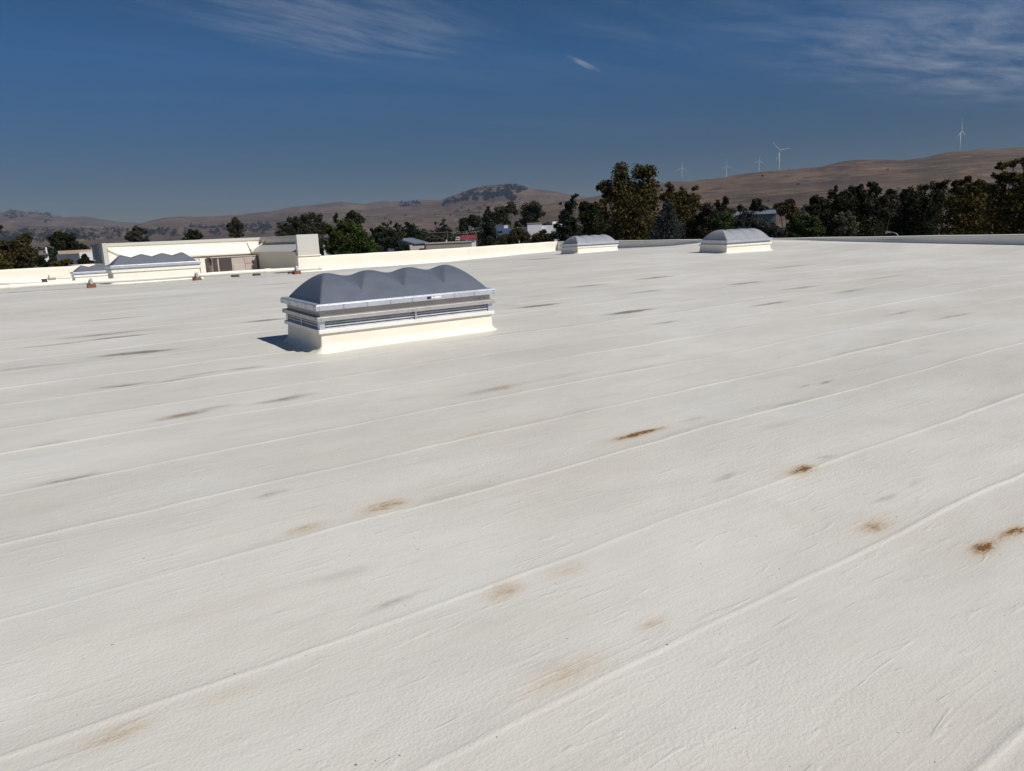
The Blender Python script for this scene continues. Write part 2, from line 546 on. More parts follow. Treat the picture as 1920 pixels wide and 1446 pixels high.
lay = np.zeros((len(RV), 4), dtype=np.float32); lay[:, 3] = 1
for (x, y, a, b, s, k) in STAINS:
    P, sc = roof_at(x, y)
    A = a * sc / (0.86 if k == 1 else 0.66)
    B = (1.0 if k == 1 else 0.62) * max(0.04, abs(roof_at(x, y - b)[0][1] - roof_at(x, y + b)[0][1]) / 2)
    e = np.hypot((qx - P[0]) / A, (qy - P[1]) / B)
    f = np.clip((1.25 - e) / 1.25, 0, 1)
    lay[:, (0, 1, 2)[k]] += s * (1.5, 1.25, 1.2)[k] * f * f * (3 - 2 * f)
    if k == 1 and s > 0.5:
        f = np.clip((2.3 - np.hypot((qx - P[0] + 0.1 * A) / A, (qy - P[1]) / B)) / 2.3, 0, 1)
        lay[:, 1] += 0.22 * f * f * (3 - 2 * f)
# dirt that settles in the shallow channel above each lap, in broken lengths
for i, s in enumerate(SEAMS):
    d_ = VV.ravel() - s
    m_ = np.abs(d_ - 0.06) < 0.35
    n_ = np.clip((fbm(sx_[m_] * 0.55, sy_[m_] * 0.1 + i * 5.1, 400 + i, 4) - 0.50) * 5, 0, 1) * np.clip(fbm(sx_[m_] * 3, sy_[m_] * 6, 500, 3) * 2.2 - 0.35, 0, 1)
    lay[m_, 0] += 0.42 * n_ * np.exp(-((d_[m_] - 0.05) / 0.05) ** 2)
ca = roof_o.data.color_attributes.new('stain', 'FLOAT_COLOR', 'POINT')
ca.data.foreach_set('color', lay.ravel())
tag(roof_o, kind='structure')

# ------------------------------------------------------------------ parapets
FLARE = [(0.22, -0.02), (0.13, 0.012), (0.07, 0.035), (0.03, 0.08), (0.008, 0.16), (0.0, 0.26)]


def parapet(name, pts, top_fn, inward, thick, mat, label, n=40):
    """upstand along a line: flared foot, upright face, rounded top, outer wall down to the ground"""
    a = Vector(pts[0]); b = Vector(pts[1]); inward = Vector(inward)
    V = []; Fs = []
    prof_n = None
    for i in range(n + 1):
        p = a.lerp(b, i / n)
        z0 = float(roofz(p.x, min(p.y, PAR_V)))
        zt = top_fn(p.x, p.y) + 0.012 * math.sin(i * 0.9) * 0.5
        hh = zt - z0
        prof = [(o_, z0 + min(h_, hh * 0.6)) for o_, h_ in FLARE]
        jig = 0.012 * (float(vnoise(np.array([i * 0.37]), np.array([0.3]), 3)[0]) - 0.5)
        prof += [(jig, z0 + hh * 0.75), (0.0, zt - 0.03), (-0.012, zt - 0.008), (-0.04, zt), (-thick + 0.04, zt - 0.004), (-thick, zt - 0.03), (-thick, GROUND)]
        prof_n = len(prof)
        for o_, z_ in prof:
            q = p + inward * o_
            V.append((q.x, q.y, z_))
    for i in range(n):
        for k in range(prof_n - 1):
            s = i * prof_n + k
            Fs.append((s, s + 1, s + prof_n + 1, s + prof_n))
    Fs.append(tuple(range(prof_n)))
    Fs.append(tuple(n * prof_n + k for k in reversed(range(prof_n))))
    me = mesh_obj(name, V, Fs, mat, smooth=False)
    bm = bmesh.new(); bm.from_mesh(me.data); bmesh.ops.recalc_face_normals(bm, faces=bm.faces); bm.to_mesh(me.data); bm.free()
    me.data.polygons.foreach_set('use_smooth', [True] * len(me.data.polygons))
    em = me.modifiers.new('edges', 'EDGE_SPLIT'); em.split_angle = math.radians(50)
    tag(me, label, 'parapet')
    return me


top_left = lambda u, v: float(np.interp(u, (-25, 3.4, 13.2, 20, 28), (0.985, 0.985, 0.835, 0.835, 0.895)))
top_far = lambda u, v: float(np.interp(v, (-12, 10.8, 19.6, 30.2, 35.6), (0.72, 0.80, 0.83, 0.87, 0.885)))
parapet('parapet', ((-24, PAR_V, 0), (3.4, PAR_V, 0)), top_left, (0, -1, 0), 0.3, M_CREAM, 'cream coated parapet at the left behind the smaller far skylight')
parapet('parapet', ((12.16, PAR_V, 0), (27.98, PAR_V, 0)), top_left, (0, -1, 0), 0.3, M_CREAM, 'long sunlit cream parapet between the equipment well and the roof corner', 60)
parapet('parapet', ((PAR_U, -12.5, 0), (PAR_U, PAR_V + 0.3, 0)), top_far, (-1, 0, 0), 0.3, M_CREAM2, 'shaded far parapet in front of the tall trees', 80)

# body of the building below the deck
body = MB()
body.box(-24, 27.9, -12.5, 35.6, GROUND, -0.6)
tag(body.build('building_wall', M_FACADE), kind='structure')

# ------------------------------------------------------------------ equipment well with its mansard screen
UB, UO = 12.18, 13.26     # right arm: inner face, outer face
UL = 4.5                  # left arm outer face
VB, VO = 43.2, 45.1       # back wall: inner face, outer face
VL = 40.5                 # front end of the left arm
ZW, ZS, ZT = 1.03, 1.56, 1.88
well = empty('equipment_well', (8.5, 40, 0.0))


def wpart(mb, name, mat, bevel=0.0, parent=None, label=None):
    o = mb.build(name, mat, parent or well, bevel=bevel)
    o.matrix_parent_inverse = Matrix.Translation((-8.5, -40, 0)) if parent is None else Matrix()
    if parent is None:
        pass
    if label:
        o['label'] = label
    return o


tag(well, 'recessed equipment well with a tall cream mansard screen around it', 'equipment screen')
fl = MB().box(3.2, UB, PAR_V + 0.05, VB, -0.3, 0.06)
wpart(fl, 'floor_slab', M_ROOF)
rw = MB().box(UB, UO - 0.02, PAR_V + 0.29, VB + 1.0, GROUND, ZW)
wpart(rw, 'side_wall', M_CREAM_SHADE, label='cream side wall of the equipment well, toned down for shade')
bw = MB().box(UL + 0.02, UB - 0.003, VB, VO - 0.02, GROUND, ZW)
wpart(bw, 'back_wall', M_CREAM)
# overhanging ledge on the walls
wpart(MB().box(UL + 0.2, UB - 0.09, VB - 0.09, VB + 0.1, ZW - 0.03, ZW + 0.05), 'ledge', M_CREAM)
wpart(MB().box(UB - 0.07, UB + 0.1, PAR_V + 0.25, VB + 0.08, ZW - 0.025, ZW + 0.04), 'ledge', M_CREAM_SHADE)
# sloping mansard faces
sl = MB()
sl.hexa([(UL + 0.25, VB, ZW + .003), (UB, VB, ZW + .003), (UB + 0.85, VB + 0.85, ZW + .003), (UL + .25, VB + 0.85, ZW + .003)],
        [(UL + 0.25, VB + 0.02, ZW + 0.06), (UB + .02, VB + 0.02, ZW + 0.06), (UB + 0.85, VB + 0.85, ZS), (UL + 0.25, VB + 0.85, ZS)])
wpart(sl, 'mansard_slope', M_CREAM2)
sr = MB()
sr.hexa([(UB, PAR_V + 0.2, ZW + .003), (UB + 0.85, PAR_V + 0.2, ZW + .003), (UB + 0.85, VB + 0.85, ZW + .003), (UB, VB, ZW + .003)],
        [(UB + 0.02, PAR_V + 0.2, ZW + 0.06), (UB + 0.85, PAR_V + 0.2, ZS), (UB + 0.85, VB + 0.85, ZS), (UB + .02, VB + .02, ZW + 0.06)])
wpart(sr, 'mansard_slope', M_GREYCOAT, label='mansard slope over the shaded side wall, greyed for duller light')  # grey coat puts this slope's duller light into its colour
# upright screen bands and their metal copings
wpart(MB().box(UL, UO, VB + 0.853, VO, ZS - 0.5, ZT - 0.16), 'screen_band', M_CREAM)
wpart(MB().box(UL - 0.02, UO + 0.02, VB + 0.81, VO + 0.04, ZT - 0.158, ZT), 'coping', M_GREYCOAT, 0.01)
wpart(MB().box(UB + 0.853, UO - 0.003, PAR_V + 0.2, VB + 0.84, ZS - 0.5, ZT - 0.16), 'screen_band', M_CREAM_SHADE)
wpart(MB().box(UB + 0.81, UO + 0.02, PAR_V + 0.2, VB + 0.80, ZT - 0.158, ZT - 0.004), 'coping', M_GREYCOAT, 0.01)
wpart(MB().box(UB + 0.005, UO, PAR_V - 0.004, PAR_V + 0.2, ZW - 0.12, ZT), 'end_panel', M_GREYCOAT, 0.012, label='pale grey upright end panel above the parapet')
wpart(MB().box(UB - 0.02, UO + 0.05, PAR_V - 0.05, PAR_V + 0.24, ZW - 0.18, ZW - 0.122), 'end_ledge', M_CREAM, 0.01)
# left arm, seen end on: thin outer band, slope falling inwards
wpart(MB().box(UL, UL + 0.2, VL, VB + 0.85, -0.3, ZT - 0.002), 'screen_band', M_GREYCOAT)
la = MB()
la.hexa([(UL + 0.203, VL, 0.06), (UL + 1.07, VL, 0.06), (UL + 1.07, VB, 0.06), (UL + 0.203, VB, 0.06)],
        [(UL + 0.203, VL, ZS), (UL + 1.07, VL, ZW), (UL + 1.07, VB, ZW), (UL + 0.203, VB, ZS)])
wpart(la, 'mansard_slope', M_CREAM2)
wpart(MB().hexa([(UL + 0.203, VL - 0.05, ZS - .02), (UL + 1.12, VL - 0.05, ZW - .02), (UL + 1.12, VL + 0.1, ZW - .02), (UL + 0.203, VL + 0.1, ZS - .02)],
                [(UL + 0.203, VL - 0.05, ZS + 0.06), (UL + 1.12, VL - 0.05, ZW + 0.06), (UL + 1.12, VL + 0.1, ZW + 0.06), (UL + 0.203, VL + 0.1, ZS + 0.06)]),
      'edge_trim', M_CREAM)
# valley trim where the two slopes meet
for d_ in (0, 1):
    a0 = Vector((UB + 0.0, VB + 0.0, ZW + 0.08)); a1 = Vector((UB + 0.85 + (-0.75 if d_ == 0 else 0.0), VB + 0.85 - (0.0 if d_ == 0 else 0.75), ZS + 0.05))
    w_ = Vector((0.10, 0, 0)) if d_ == 0 else Vector((0, 0.12, 0))
    z_ = Vector((0, 0, 0.05))
    wpart(MB().hexa([a0 - w_ * .5, a0 + w_ * .5, a1 + w_ * .5, a1 - w_ * .5], [a0 - w_ * .5 + z_, a0 + w_ * .5 + z_, a1 + w_ * .5 + z_, a1 - w_ * .5 + z_]), 'valley_trim', M_CREAM)
wpart(MB().box(UB - 0.02, UB + 0.12, VB - 0.04, VB + 0.1, ZW + 0.055, ZW + 0.24), 'corner_post', M_CREAM)
# low return wall from the left parapet to the left arm
wpart(MB().box(3.1, 3.4, PAR_V + 0.302, VL + 1.0, -0.3, 0.93), 'return_wall', M_CREAM)
wpart(MB().box(3.403, UL - .003, VL + 0.7, VL + 1.0, -0.3, 0.93), 'return_wall', M_CREAM)

# packaged air conditioner standing in the well
ac = tag(empty('air_conditioner', (10.9, 42.4, 0.06)), 'beige packaged air conditioner with dark coil in the equipment well', 'air conditioner')


def acpart(mb, name, mat, parent=None, bevel=0.0):
    return mb.build(name, mat, parent or ac, bevel=bevel)


acpart(MB().box(-1.2, 1.18, -0.42, 0.62, 0.02, 0.82), 'cabinet', M_AC, bevel=0.015)
acpart(MB().box(-1.25, 1.24, -0.46, 0.66, 0.822, 0.86), 'lid', M_AC, bevel=0.008)
acpart(MB().box(-1.24, 1.22, -0.5, 0.68, -0.05, 0.018), 'skid', M_WHITECAP)
for x0, x1 in ((-1.17, -0.92), (-0.84, -0.18)):
    co = acpart(MB().box(x0, x1, -0.435, -0.421, 0.06, 0.79), 'coil_guard', M_AC_D)
    for kx in np.arange(x0 + 0.05, x1, 0.07):
        acpart(MB().box(kx, kx + 0.006, -0.444, -0.436, 0.07, 0.78), 'guard_bar', M_AC_D, co)
for x0, x1, z0, z1 in ((-0.10, 0.42, 0.10, 0.42), (0.50, 0.95, 0.46, 0.80), (0.52, 0.98, 0.10, 0.42)):
    acpart(MB().box(x0, x1, -0.446, -0.4215, z0, z1), 'access_panel', M_AC, bevel=0.006)
hd = MB().hexa([(-1.75, -0.3, 0.45), (-1.22, -0.3, 0.45), (-1.22, 0.4, 0.45), (-1.75, 0.4, 0.45)], [(-1.6, -0.3, 0.80), (-1.22, -0.3, 0.80), (-1.22, 0.4, 0.80), (-1.6, 0.4, 0.80)])
acpart(hd, 'air_hood', M_AC_D)
post = tag(MB().box(9.02, 9.28, 41.6, 41.86, 0.03, 0.9).build('duct_riser', M_CREAM, bevel=0.02), 'square cream duct riser left of the air conditioner', 'duct')

# ------------------------------------------------------------------ skylights
def smin(a, b, k):
    h = np.clip(0.5 + 0.5 * (b - a) / k, 0, 1)
    return b * (1 - h) + a * h - k * h * (1 - h)


def dome_mesh(L, Wd, h, style, n_h=4, lip=0.025):
    nu_, nv_ = 161, 61
    uu = np.linspace(0, L, nu_); vv = np.linspace(-1, 1, nv_)
    U_, V_ = np.meshgrid(uu, vv)
    s = np.abs(V_)
    p_ = L / n_h
    if style == 'cushion':      # rounded pillows with hollows that run down the sides
        A = h * (1 - s ** 1.55)
        du = np.abs(((U_ - p_ / 2) / p_ + 0.5) % 1.0 - 0.5) * 2          # 0 on a crest, 1 in a hollow
        zr = h * (1 - 0.17 * np.sin(du * np.pi / 2) ** 2)
        sb = 0.80 * du ** 1.1 + 1e-4
        Ab = h * (1 - sb ** 1.55)
        pan = zr + (Ab - zr) * np.clip(s / sb, 0, 1) ** 1.12
        inner = (U_ > p_ / 2) & (U_ < L - p_ / 2)
        Z = np.where(inner & (s < sb), np.minimum(pan, A), A)
        e = np.clip(np.minimum(U_, L - U_) / (p_ / 2), 0, 1)
        E = h * (1 - (1 - e) ** 1.6)
        Z = smin(Z, E, 0.012)
    elif style == 'peaked':     # sharp little pyramids in a row
        A = h * (1 - s ** 1.12)
        d = np.abs((U_ % p_) - p_ / 2) / (p_ / 2)
        B = h * (1 - 0.30 * d ** 1.1 - 0.25 * s * d)
        e = np.clip(np.minimum(U_, L - U_) / (p_ / 2), 0, 1)
        E = h * (1 - (1 - e) ** 1.1)
        inner = (U_ > p_ / 2) & (U_ < L - p_ / 2)
        Z = np.where(inner, smin(A, B, 0.008), smin(A, E, 0.008))
    else:                       # scalloped barrel vault
        A = h * (1 - s ** 2.0)
        d = np.abs((U_ % p_) - p_ / 2) / (p_ / 2)
        sc = 1 - 0.20 * d ** 3.0
        e = np.clip(np.minimum(U_, L - U_) / (p_ * 0.62), 0, 1)
        E = h * (1 - (1 - e) ** 2.2)
        Z = smin(A * sc, E, 0.02)
    Z = np.clip(Z, 0, None) + lip
    V3 = np.stack([U_.ravel(), V_.ravel() * Wd / 2 + Wd / 2, Z.ravel()], 1)
    ii_, jj_ = np.meshgrid(np.arange(nv_ - 1), np.arange(nu_ - 1), indexing='ij')
    k_ = (ii_ * nu_ + jj_).ravel()
    Q = [tuple(q) for q in np.stack([k_, k_ + 1, k_ + nu_ + 1, k_ + nu_], 1)]
    ring = [j for j in range(nu_)] + [i * nu_ + nu_ - 1 for i in range(1, nv_)] + [(nv_ - 1) * nu_ + j for j in range(nu_ - 2, -1, -1)] + [i * nu_ for i in range(nv_ - 2, 0, -1)]
    V3 = [tuple(x) for x in V3]
    n0 = len(V3)
    V3 += [(V3[i][0], V3[i][1], -0.01) for i in ring]
    m_ = len(ring)
    for i in range(m_):
        Q.append((ring[i], n0 + i, n0 + (i + 1) % m_, ring[(i + 1) % m_]))
    return V3, Q


def ringbox(mb, x0, x1, y0, y1, z0, z1, t):
    mb.box(x0, x1, y0, y0 + t, z0, z1).box(x0, x1, y1 - t, y1, z0, z1)
    mb.box(x0, x0 + t, y0 + t + .0005, y1 - t - .0005, z0, z1).box(x1 - t, x1, y0 + t + .0005, y1 - t - .0005, z0, z1)
    return mb


def curb_mesh(L, Wd, h, ins, foot):
    """coated curb with a swept foot"""
    prof = [(foot, -0.03), (foot * 0.55, 0.012), (foot * 0.28, 0.035), (foot * 0.1, 0.075), (0.012, 0.12), (0.0, h)]
    V = []; Fs = []
    NS = 6
    for (o_, z_) in prof:
        x0, x1, y0, y1 = ins - o_, L - ins + o_, ins - o_, Wd - ins + o_
        r = 0.012 + o_ * 0.9
        for cx, cy, a0 in ((x1 - r, y0 + r, -90), (x1 - r, y1 - r, 0), (x0 + r, y1 - r, 90), (x0 + r, y0 + r, 180)):
            for k in range(NS + 1):
                a = math.radians(a0 + 90 * k / NS)
                V.append((cx + r * math.cos(a), cy + r * math.sin(a), z_))
    m = 4 * (NS + 1)
    for i in range(len(prof) - 1):
        for k in range(m):
            Fs.append((i * m + k, i * m + (k + 1) % m, (i + 1) * m + (k + 1) % m, (i + 1) * m + k))
    return V, Fs


screw_mb = MB(); screw_mb.tube([(0, 0.004, 0), (0, -0.006, 0), (0, -0.010, 0)], [0.009, 0.009, 0.005], 7)
_screw = mesh_obj('screw', screw_mb.v, screw_mb.f, M_SCREW); SCREW_ME = _screw.data
bpy.data.objects.remove(_screw)


def screw(parent, x, y, z, side=0):
    o = bpy.data.objects.new('screw', SCREW_ME); COL.objects.link(o); o.parent = parent
    o.location = (x, y, z); o.rotation_euler = (0, 0, -math.pi / 2 if side else 0)
    return o


M_DOME_MID = dome_mat('grey acrylic', (0.15, 0.165, 0.195), (0.22, 0.235, 0.26))
M_DOME_PALE = dome_mat('pale acrylic', (0.28, 0.295, 0.325), (0.37, 0.385, 0.41))


def skylight(name, label, loc, L, Wd, z, style, h, louvres=False, tilt=SLOPE, group='domed skylights on the roof', foot=0.13):
    """z: dict of heights above the deck"""
    root = empty(name, loc)
    root.rotation_euler = (math.atan(tilt), 0, 0)
    tag(root, label, 'skylight', group)
    ins = 0.035
    V, Fs = curb_mesh(L, Wd, z['cap0'] + 0.004, ins, foot)
    c = mesh_obj('curb', V, Fs, M_CREAM, root, True)
    es = c.modifiers.new('edges', 'EDGE_SPLIT'); es.split_angle = math.radians(70)
    ringbox(MB(), 0.0, L, 0.0, Wd, z['cap0'], z['cap1'], 0.09).build('curb_cap', M_WHITECAP, root, bevel=0.004)
    if louvres:
        i2 = 0.03
        # solid box painted black for the unlit hollow behind the louvres
        MB().box(i2 + 0.06, L - i2 - 0.06, i2 + 0.06, Wd - i2 - 0.06, z['cap0'], z['rail0']).build('vent_shade_core', M_BLACK, root)
        for k in range(3):
            zc_ = z['cap1'] + (k + 0.55) * (z['rail0'] - z['cap1']) / 3.0
            hw, dz = 0.026, 0.019
            for y_, sgn in ((i2, 1), (Wd - i2, -1)):
                y1 = y_ + sgn * 2 * hw
                MB().hexa([(i2 + .07, y_, zc_ - dz - .003), (L - i2 - .07, y_, zc_ - dz - .003), (L - i2 - .07, y1, zc_ + dz - .003), (i2 + .07, y1, zc_ + dz - .003)],
                          [(i2 + .07, y_, zc_ - dz + .003), (L - i2 - .07, y_, zc_ - dz + .003), (L - i2 - .07, y1, zc_ + dz + .003), (i2 + .07, y1, zc_ + dz + .003)]).build('louvre_slat', M_SLAT, root)
            for x_, sgn in ((i2, 1), (L - i2, -1)):
                x1 = x_ + sgn * 2 * hw
                MB().hexa([(x_, i2 + .07, zc_ - dz - .003), (x_, Wd - i2 - .07, zc_ - dz - .003), (x1, Wd - i2 - .07, zc_ + dz - .003), (x1, i2 + .07, zc_ + dz - .003)],
                          [(x_, i2 + .07, zc_ - dz + .003), (x_, Wd - i2 - .07, zc_ - dz + .003), (x1, Wd - i2 - .07, zc_ + dz + .003), (x1, i2 + .07, zc_ + dz + .003)]).build('louvre_slat', M_SLAT, root)
        zz0, zz1 = z['cap1'] - 0.004, z['rail0'] + 0.004
        for x_ in (i2 - .008, L - i2 - 0.062):
            for y_ in (i2 - .008, Wd - i2 - 0.062):
                MB().box(x_, x_ + 0.07, y_, y_ + 0.07, zz0, zz1).build('corner_post', M_ALU, root, bevel=0.003)
        for y_ in (i2 - 0.012, Wd - i2 - 0.02):
            MB().box(L * 0.515, L * 0.515 + 0.035, y_, y_ + 0.032, zz0, zz1).build('mullion', M_ALU_D, root, bevel=0.002)
        for x_ in (i2 - 0.012, L - i2 - 0.02):
            MB().box(x_, x_ + 0.032, Wd * 0.5, Wd * 0.5 + 0.03, zz0, zz1).build('mullion', M_ALU_D, root, bevel=0.002)
        rail = ringbox(MB(), -0.012, L + 0.012, -0.012, Wd + 0.012, z['rail0'], z['rail1'], 0.075).build('drip_rail', M_ALU_D, root, bevel=0.004)
        for x_ in (0.04, 0.5 * L, L - 0.05):
            screw(rail, x_, -0.012, (z['rail0'] + z['rail1']) / 2)
        for y_ in (0.06, 0.52 * Wd, Wd - 0.06):
            screw(rail, -0.012, y_, (z['rail0'] + z['rail1']) / 2, 1)
        band = ringbox(MB(), 0.045, L - 0.045, 0.045, Wd - 0.045, z['rail1'] - 0.006, z['fr0'] + 0.01, 0.04).build('upper_band', M_BAND, root)
        for x_ in (0.14, 0.22, L - 0.22, L - 0.14):
            for dz_ in (0.03, 0.075):
                screw(band, x_, 0.045, z['rail1'] + dz_)
    else:
        ringbox(MB(), 0.05, L - 0.05, 0.05, Wd - 0.05, z['cap1'] - 0.005, z['fr0'] + 0.01, 0.04).build('upper_band', M_ALU_D if style != 'peaked' else M_WHITECAP, root)
    fr_mb = MB()
    # frame: outer rim plus a retainer strip lapped over the acrylic
    ringbox(fr_mb, -0.02, L + 0.02, -0.02, Wd + 0.02, z['fr0'], z['fr1'], 0.03)
    fr = fr_mb.build('dome_frame', M_ALU, root, bevel=0.004)
    ringbox(MB(), -0.008, L + 0.008, -0.008, Wd + 0.008, z['fr1'] + .0005, z['fr1'] + 0.010, 0.08).build('retainer_strip', M_ALU, root, bevel=0.003)
    if louvres:
        for k in range(9):
            x_ = 0.02 + k * (L - 0.04) / 8
            for dz_ in (0.016, 0.05):
                screw(fr, x_, -0.02, z['fr0'] + dz_)
        for k in range(5):
            y_ = 0.05 + k * (Wd - 0.1) / 4
            for dz_ in (0.016, 0.05):
                screw(fr, -0.02, y_, z['fr0'] + dz_, 1)
        lab = MB().box(L * 0.583, L * 0.605, -0.0245, -0.0205, z['fr0'] + 0.018, z['fr0'] + 0.05).build('maker_label', M_NAVY, fr)
        MB().box(L * 0.609, L * 0.665, -0.0235, -0.0205, z['fr0'] + 0.02, z['fr0'] + 0.048).build('label_strip', M_STICK, fr)
    dv, dq = dome_mesh(L - 0.15, Wd - 0.15, h, style)
    d = mesh_obj('dome', dv, dq, M_DOME_PALE if style == 'barrel' else M_DOME_MID if style == 'peaked' else M_DOME, root, True)
    d.location = (0.075, 0.075, z['fr1'] + 0.004)
    em = d.modifiers.new('edges', 'EDGE_SPLIT'); em.split_angle = math.radians(40)
    return root


main = skylight('skylight', 'large nearest skylight with grey domed top and aluminium louvres', (3.205, 8.862, roofz(3.2, 8.86)), 2.602, 1.318,
                dict(cap0=0.231, cap1=0.278, rail0=0.384, rail1=0.436, fr0=0.518, fr1=0.584), 'cushion', 0.315, True)
Z3 = dict(cap0=0.24, cap1=0.305, fr0=0.37, fr1=0.455)
skylight('skylight', 'grey domed skylight in front of the dark oaks at the far parapet', (22.0, 18.0, roofz(22, 18.)), 2.6, 1.32, Z3, 'barrel', 0.35)
skylight('skylight', 'small distant grey domed skylight beside the roof corner below the tallest tree', (22.95, 27.55, roofz(23, 27.6)), 2.6, 1.32, Z3, 'barrel', 0.35, tilt=-0.03)
Z4 = dict(cap0=0.32, cap1=0.40, fr0=0.45, fr1=0.53)
skylight('skylight', 'white framed skylight with peaked grey panels in front of the equipment well', (3.03, 25.95, roofz(3.1, 26.) + 0.02), 2.6, 1.32, Z4, 'peaked', 0.30, tilt=-0.02)
Z5 = dict(cap0=0.18, cap1=0.25, fr0=0.28, fr1=0.345)
skylight('skylight', 'smaller white framed skylight with peaked panels half hidden at the left', (2.42, 31.3, roofz(2.4, 31.3) + 0.01), 2.15, 1.1, Z5, 'peaked', 0.21, tilt=-0.005)

# ------------------------------------------------------------------ drain pipe on its sleepers
def pz(u): return float(roofz(u, 23.5)) + 0.155
PIPE_V = 23.5
pipe = empty('drain_pipe', (0, PIPE_V, 0))
tag(pipe, 'long cream coated pipe lying on redwood blocks across the roof', 'pipe')
pts = [(u_, 0, pz(u_) + 0.008 * math.sin(u_ * 1.3)) for u_ in np.arange(-9, 8.7, 0.6)] + [(8.75, 0, pz(8.75))]
MB().tube(pts, 0.062, 14).build('pipe_run', M_PVC, pipe, True)
for u_ in (0.42, 7.05, -6.0):
    MB().tube([(u_ - 0.09, 0, pz(u_)), (u_ + 0.09, 0, pz(u_))], 0.078, 14).build('coupling', M_PVC, pipe, False)
MB().tube([(8.70, 0, pz(8.7)), (8.80, 0, pz(8.8))], 0.072, 14).build('end_cap', M_PVC, pipe, False)
for u_, lb in ((2.2, 'leftmost redwood block under the cream pipe before the smaller far skylight'), (4.95, 'redwood block under the pipe at the right end of the peaked skylight'),
               (7.95, 'redwood block under the free end of the cream pipe')):
    b_ = empty('pipe_support', (u_, PIPE_V - 0.02, float(roofz(u_, PIPE_V)) - 0.01))
    MB().box(-0.1, 0.1, -0.14, 0.14, 0.0, 0.105).build('wood_block', M_WOOD, b_, bevel=0.006)
    MB().box(-0.035, 0.035, -0.11, -0.075, 0.106, 0.25).build('strap', M_ALU, b_, bevel=0.004)
    MB().box(-0.035, 0.035, -0.11, 0.11, 0.2505, 0.258).build('strap', M_ALU, b_)
    tag(b_, lb, 'support block', 'blocks under the pipe')
# short condensate line behind with its own dark blocks
cl = empty('condensate_pipe', (0, 25.6, 0))
tag(cl, 'thin white condensate pipe lying low behind the long cream pipe', 'pipe')
rz_ = lambda u: float(roofz(u, 25.6))
MB().tube([(u_, 0, rz_(u_) + 0.10) for u_ in np.arange(6.3, 9.2, 0.5)], 0.03, 10).build('pipe_run', M_PVC, cl, True)
for u_ in (6.6, 7.3, 8.5):
    MB().box(u_ - 0.11, u_ + 0.11, -0.1, 0.1, rz_(u_) - 0.01, rz_(u_) + 0.069).build('block', M_AC_D, cl, bevel=0.005)
# gas cock on the side wall of the well
gc = empty('gas_valve', (11.55, 40.9, 0.06))
tag(gc, 'dark upright gas pipe with valve against the shaded well wall', 'gas valve')
MB().tube([(0, 0, 0), (0, 0, 0.5)], 0.035, 10).build('riser', M_AC_D, gc, True)
MB().tube([(0, 0, 0.5), (0.0, 0, 0.62)], [0.07, 0.07], 12).build('regulator', M_AC_D, gc)
MB().box(-0.09, 0.09, -0.05, 0.05, 0.26, 0.36).build('valve', M_AC_D, gc, bevel=0.01)
# small things by the left parapet
sv = empty('roof_vent', (1.6, 33.4, float(roofz(1.6, 33.4))))
tag(sv, 'small dark vent block on the roof by the left parapet', 'vent')
MB().box(-0.09, 0.09, -0.09, 0.09, 0.0, 0.12).build('body', M_AC_D, sv, bevel=0.01)
MB().box(-0.11, 0.11, -0.11, 0.11, 0.121, 0.14).build('cap', M_AC_D, sv, bevel=0.005)
jb = empty('junction_box', (2.0, 35.42, 0.55))
tag(jb, 'small cream junction box low on the left parapet', 'junction box')
MB().box(-0.13, 0.13, -0.06, 0.1, 0, 0.16).build('box', M_CREAM, jb, bevel=0.012)
MB().tube([(0.13, -0.02, 0.05), (1.1, -0.02, 0.05)], 0.014, 8).build('conduit', M_PVC, jb, True)
MB().box(-0.11, 0.11, -0.068, -0.0605, 0.02, 0.14).build('cover', M_WHITECAP, jb)

# ------------------------------------------------------------------ ground and hills
def ground_mat():
    m, t, p = mat_new('valley floor'); setp(p, 0.95, 0, 0.1)
    pos = poscoord(t)
    n = noise(t, pos, 0.004, 6.0, 0.6)
    c = mixc(t, maprange(t, n, 0.35, 0.65), (0.05, 0.055, 0.03), (0.17, 0.125, 0.075))
    n2 = noise(t, pos, 0.05, 5.0, 0.6)
    c = mixc(t, maprange(t, n2, 0.45, 0.7, 0, 0.6), c, (0.09, 0.08, 0.07))
    t.links.new(c, p.inputs['Base Color'])
    return m


def hill_mat():
    m, t, p = mat_new('dry grass hills'); setp(p, 0.95, 0, 0.08)
    pos = poscoord(t)
    n = noise(t, vmath(t, 'MULTIPLY', pos, (1, 1, 4)), 0.0022, 7.0, 0.6)
    c = mixc(t, maprange(t, n, 0.40, 0.60), (0.080, 0.054, 0.039), (0.155, 0.105, 0.066))
    n2 = noise(t, vmath(t, 'MULTIPLY', pos, (1, 1, 9)), 0.006, 6.0, 0.65, 1.5)
    c = mixc(t, maprange(t, n2, 0.47, 0.60, 0, 0.75), c, (0.056, 0.041, 0.034))
    n3 = noise(t, vmath(t, 'MULTIPLY', pos, (1, 1, 14)), 0.004, 5.0, 0.6, 2.0)
    c = mixc(t, maprange(t, n3, 0.52, 0.62, 0, 0.65), c, (0.205, 0.148, 0.095))
    n4 = noise(t, vmath(t, 'MULTIPLY', pos, (1, 1, 12)), 0.017, 5.0, 0.6, 1.0)
    c = mixc(t, maprange(t, n4, 0.45, 0.62, 0, 0.5), c, (0.060, 0.044, 0.034))
    t.links.new(c, p.inputs['Base Color'])
    bump(t, p, noise(t, pos, 0.02, 5.0, 0.6), 0.6, 12.0)
    return m


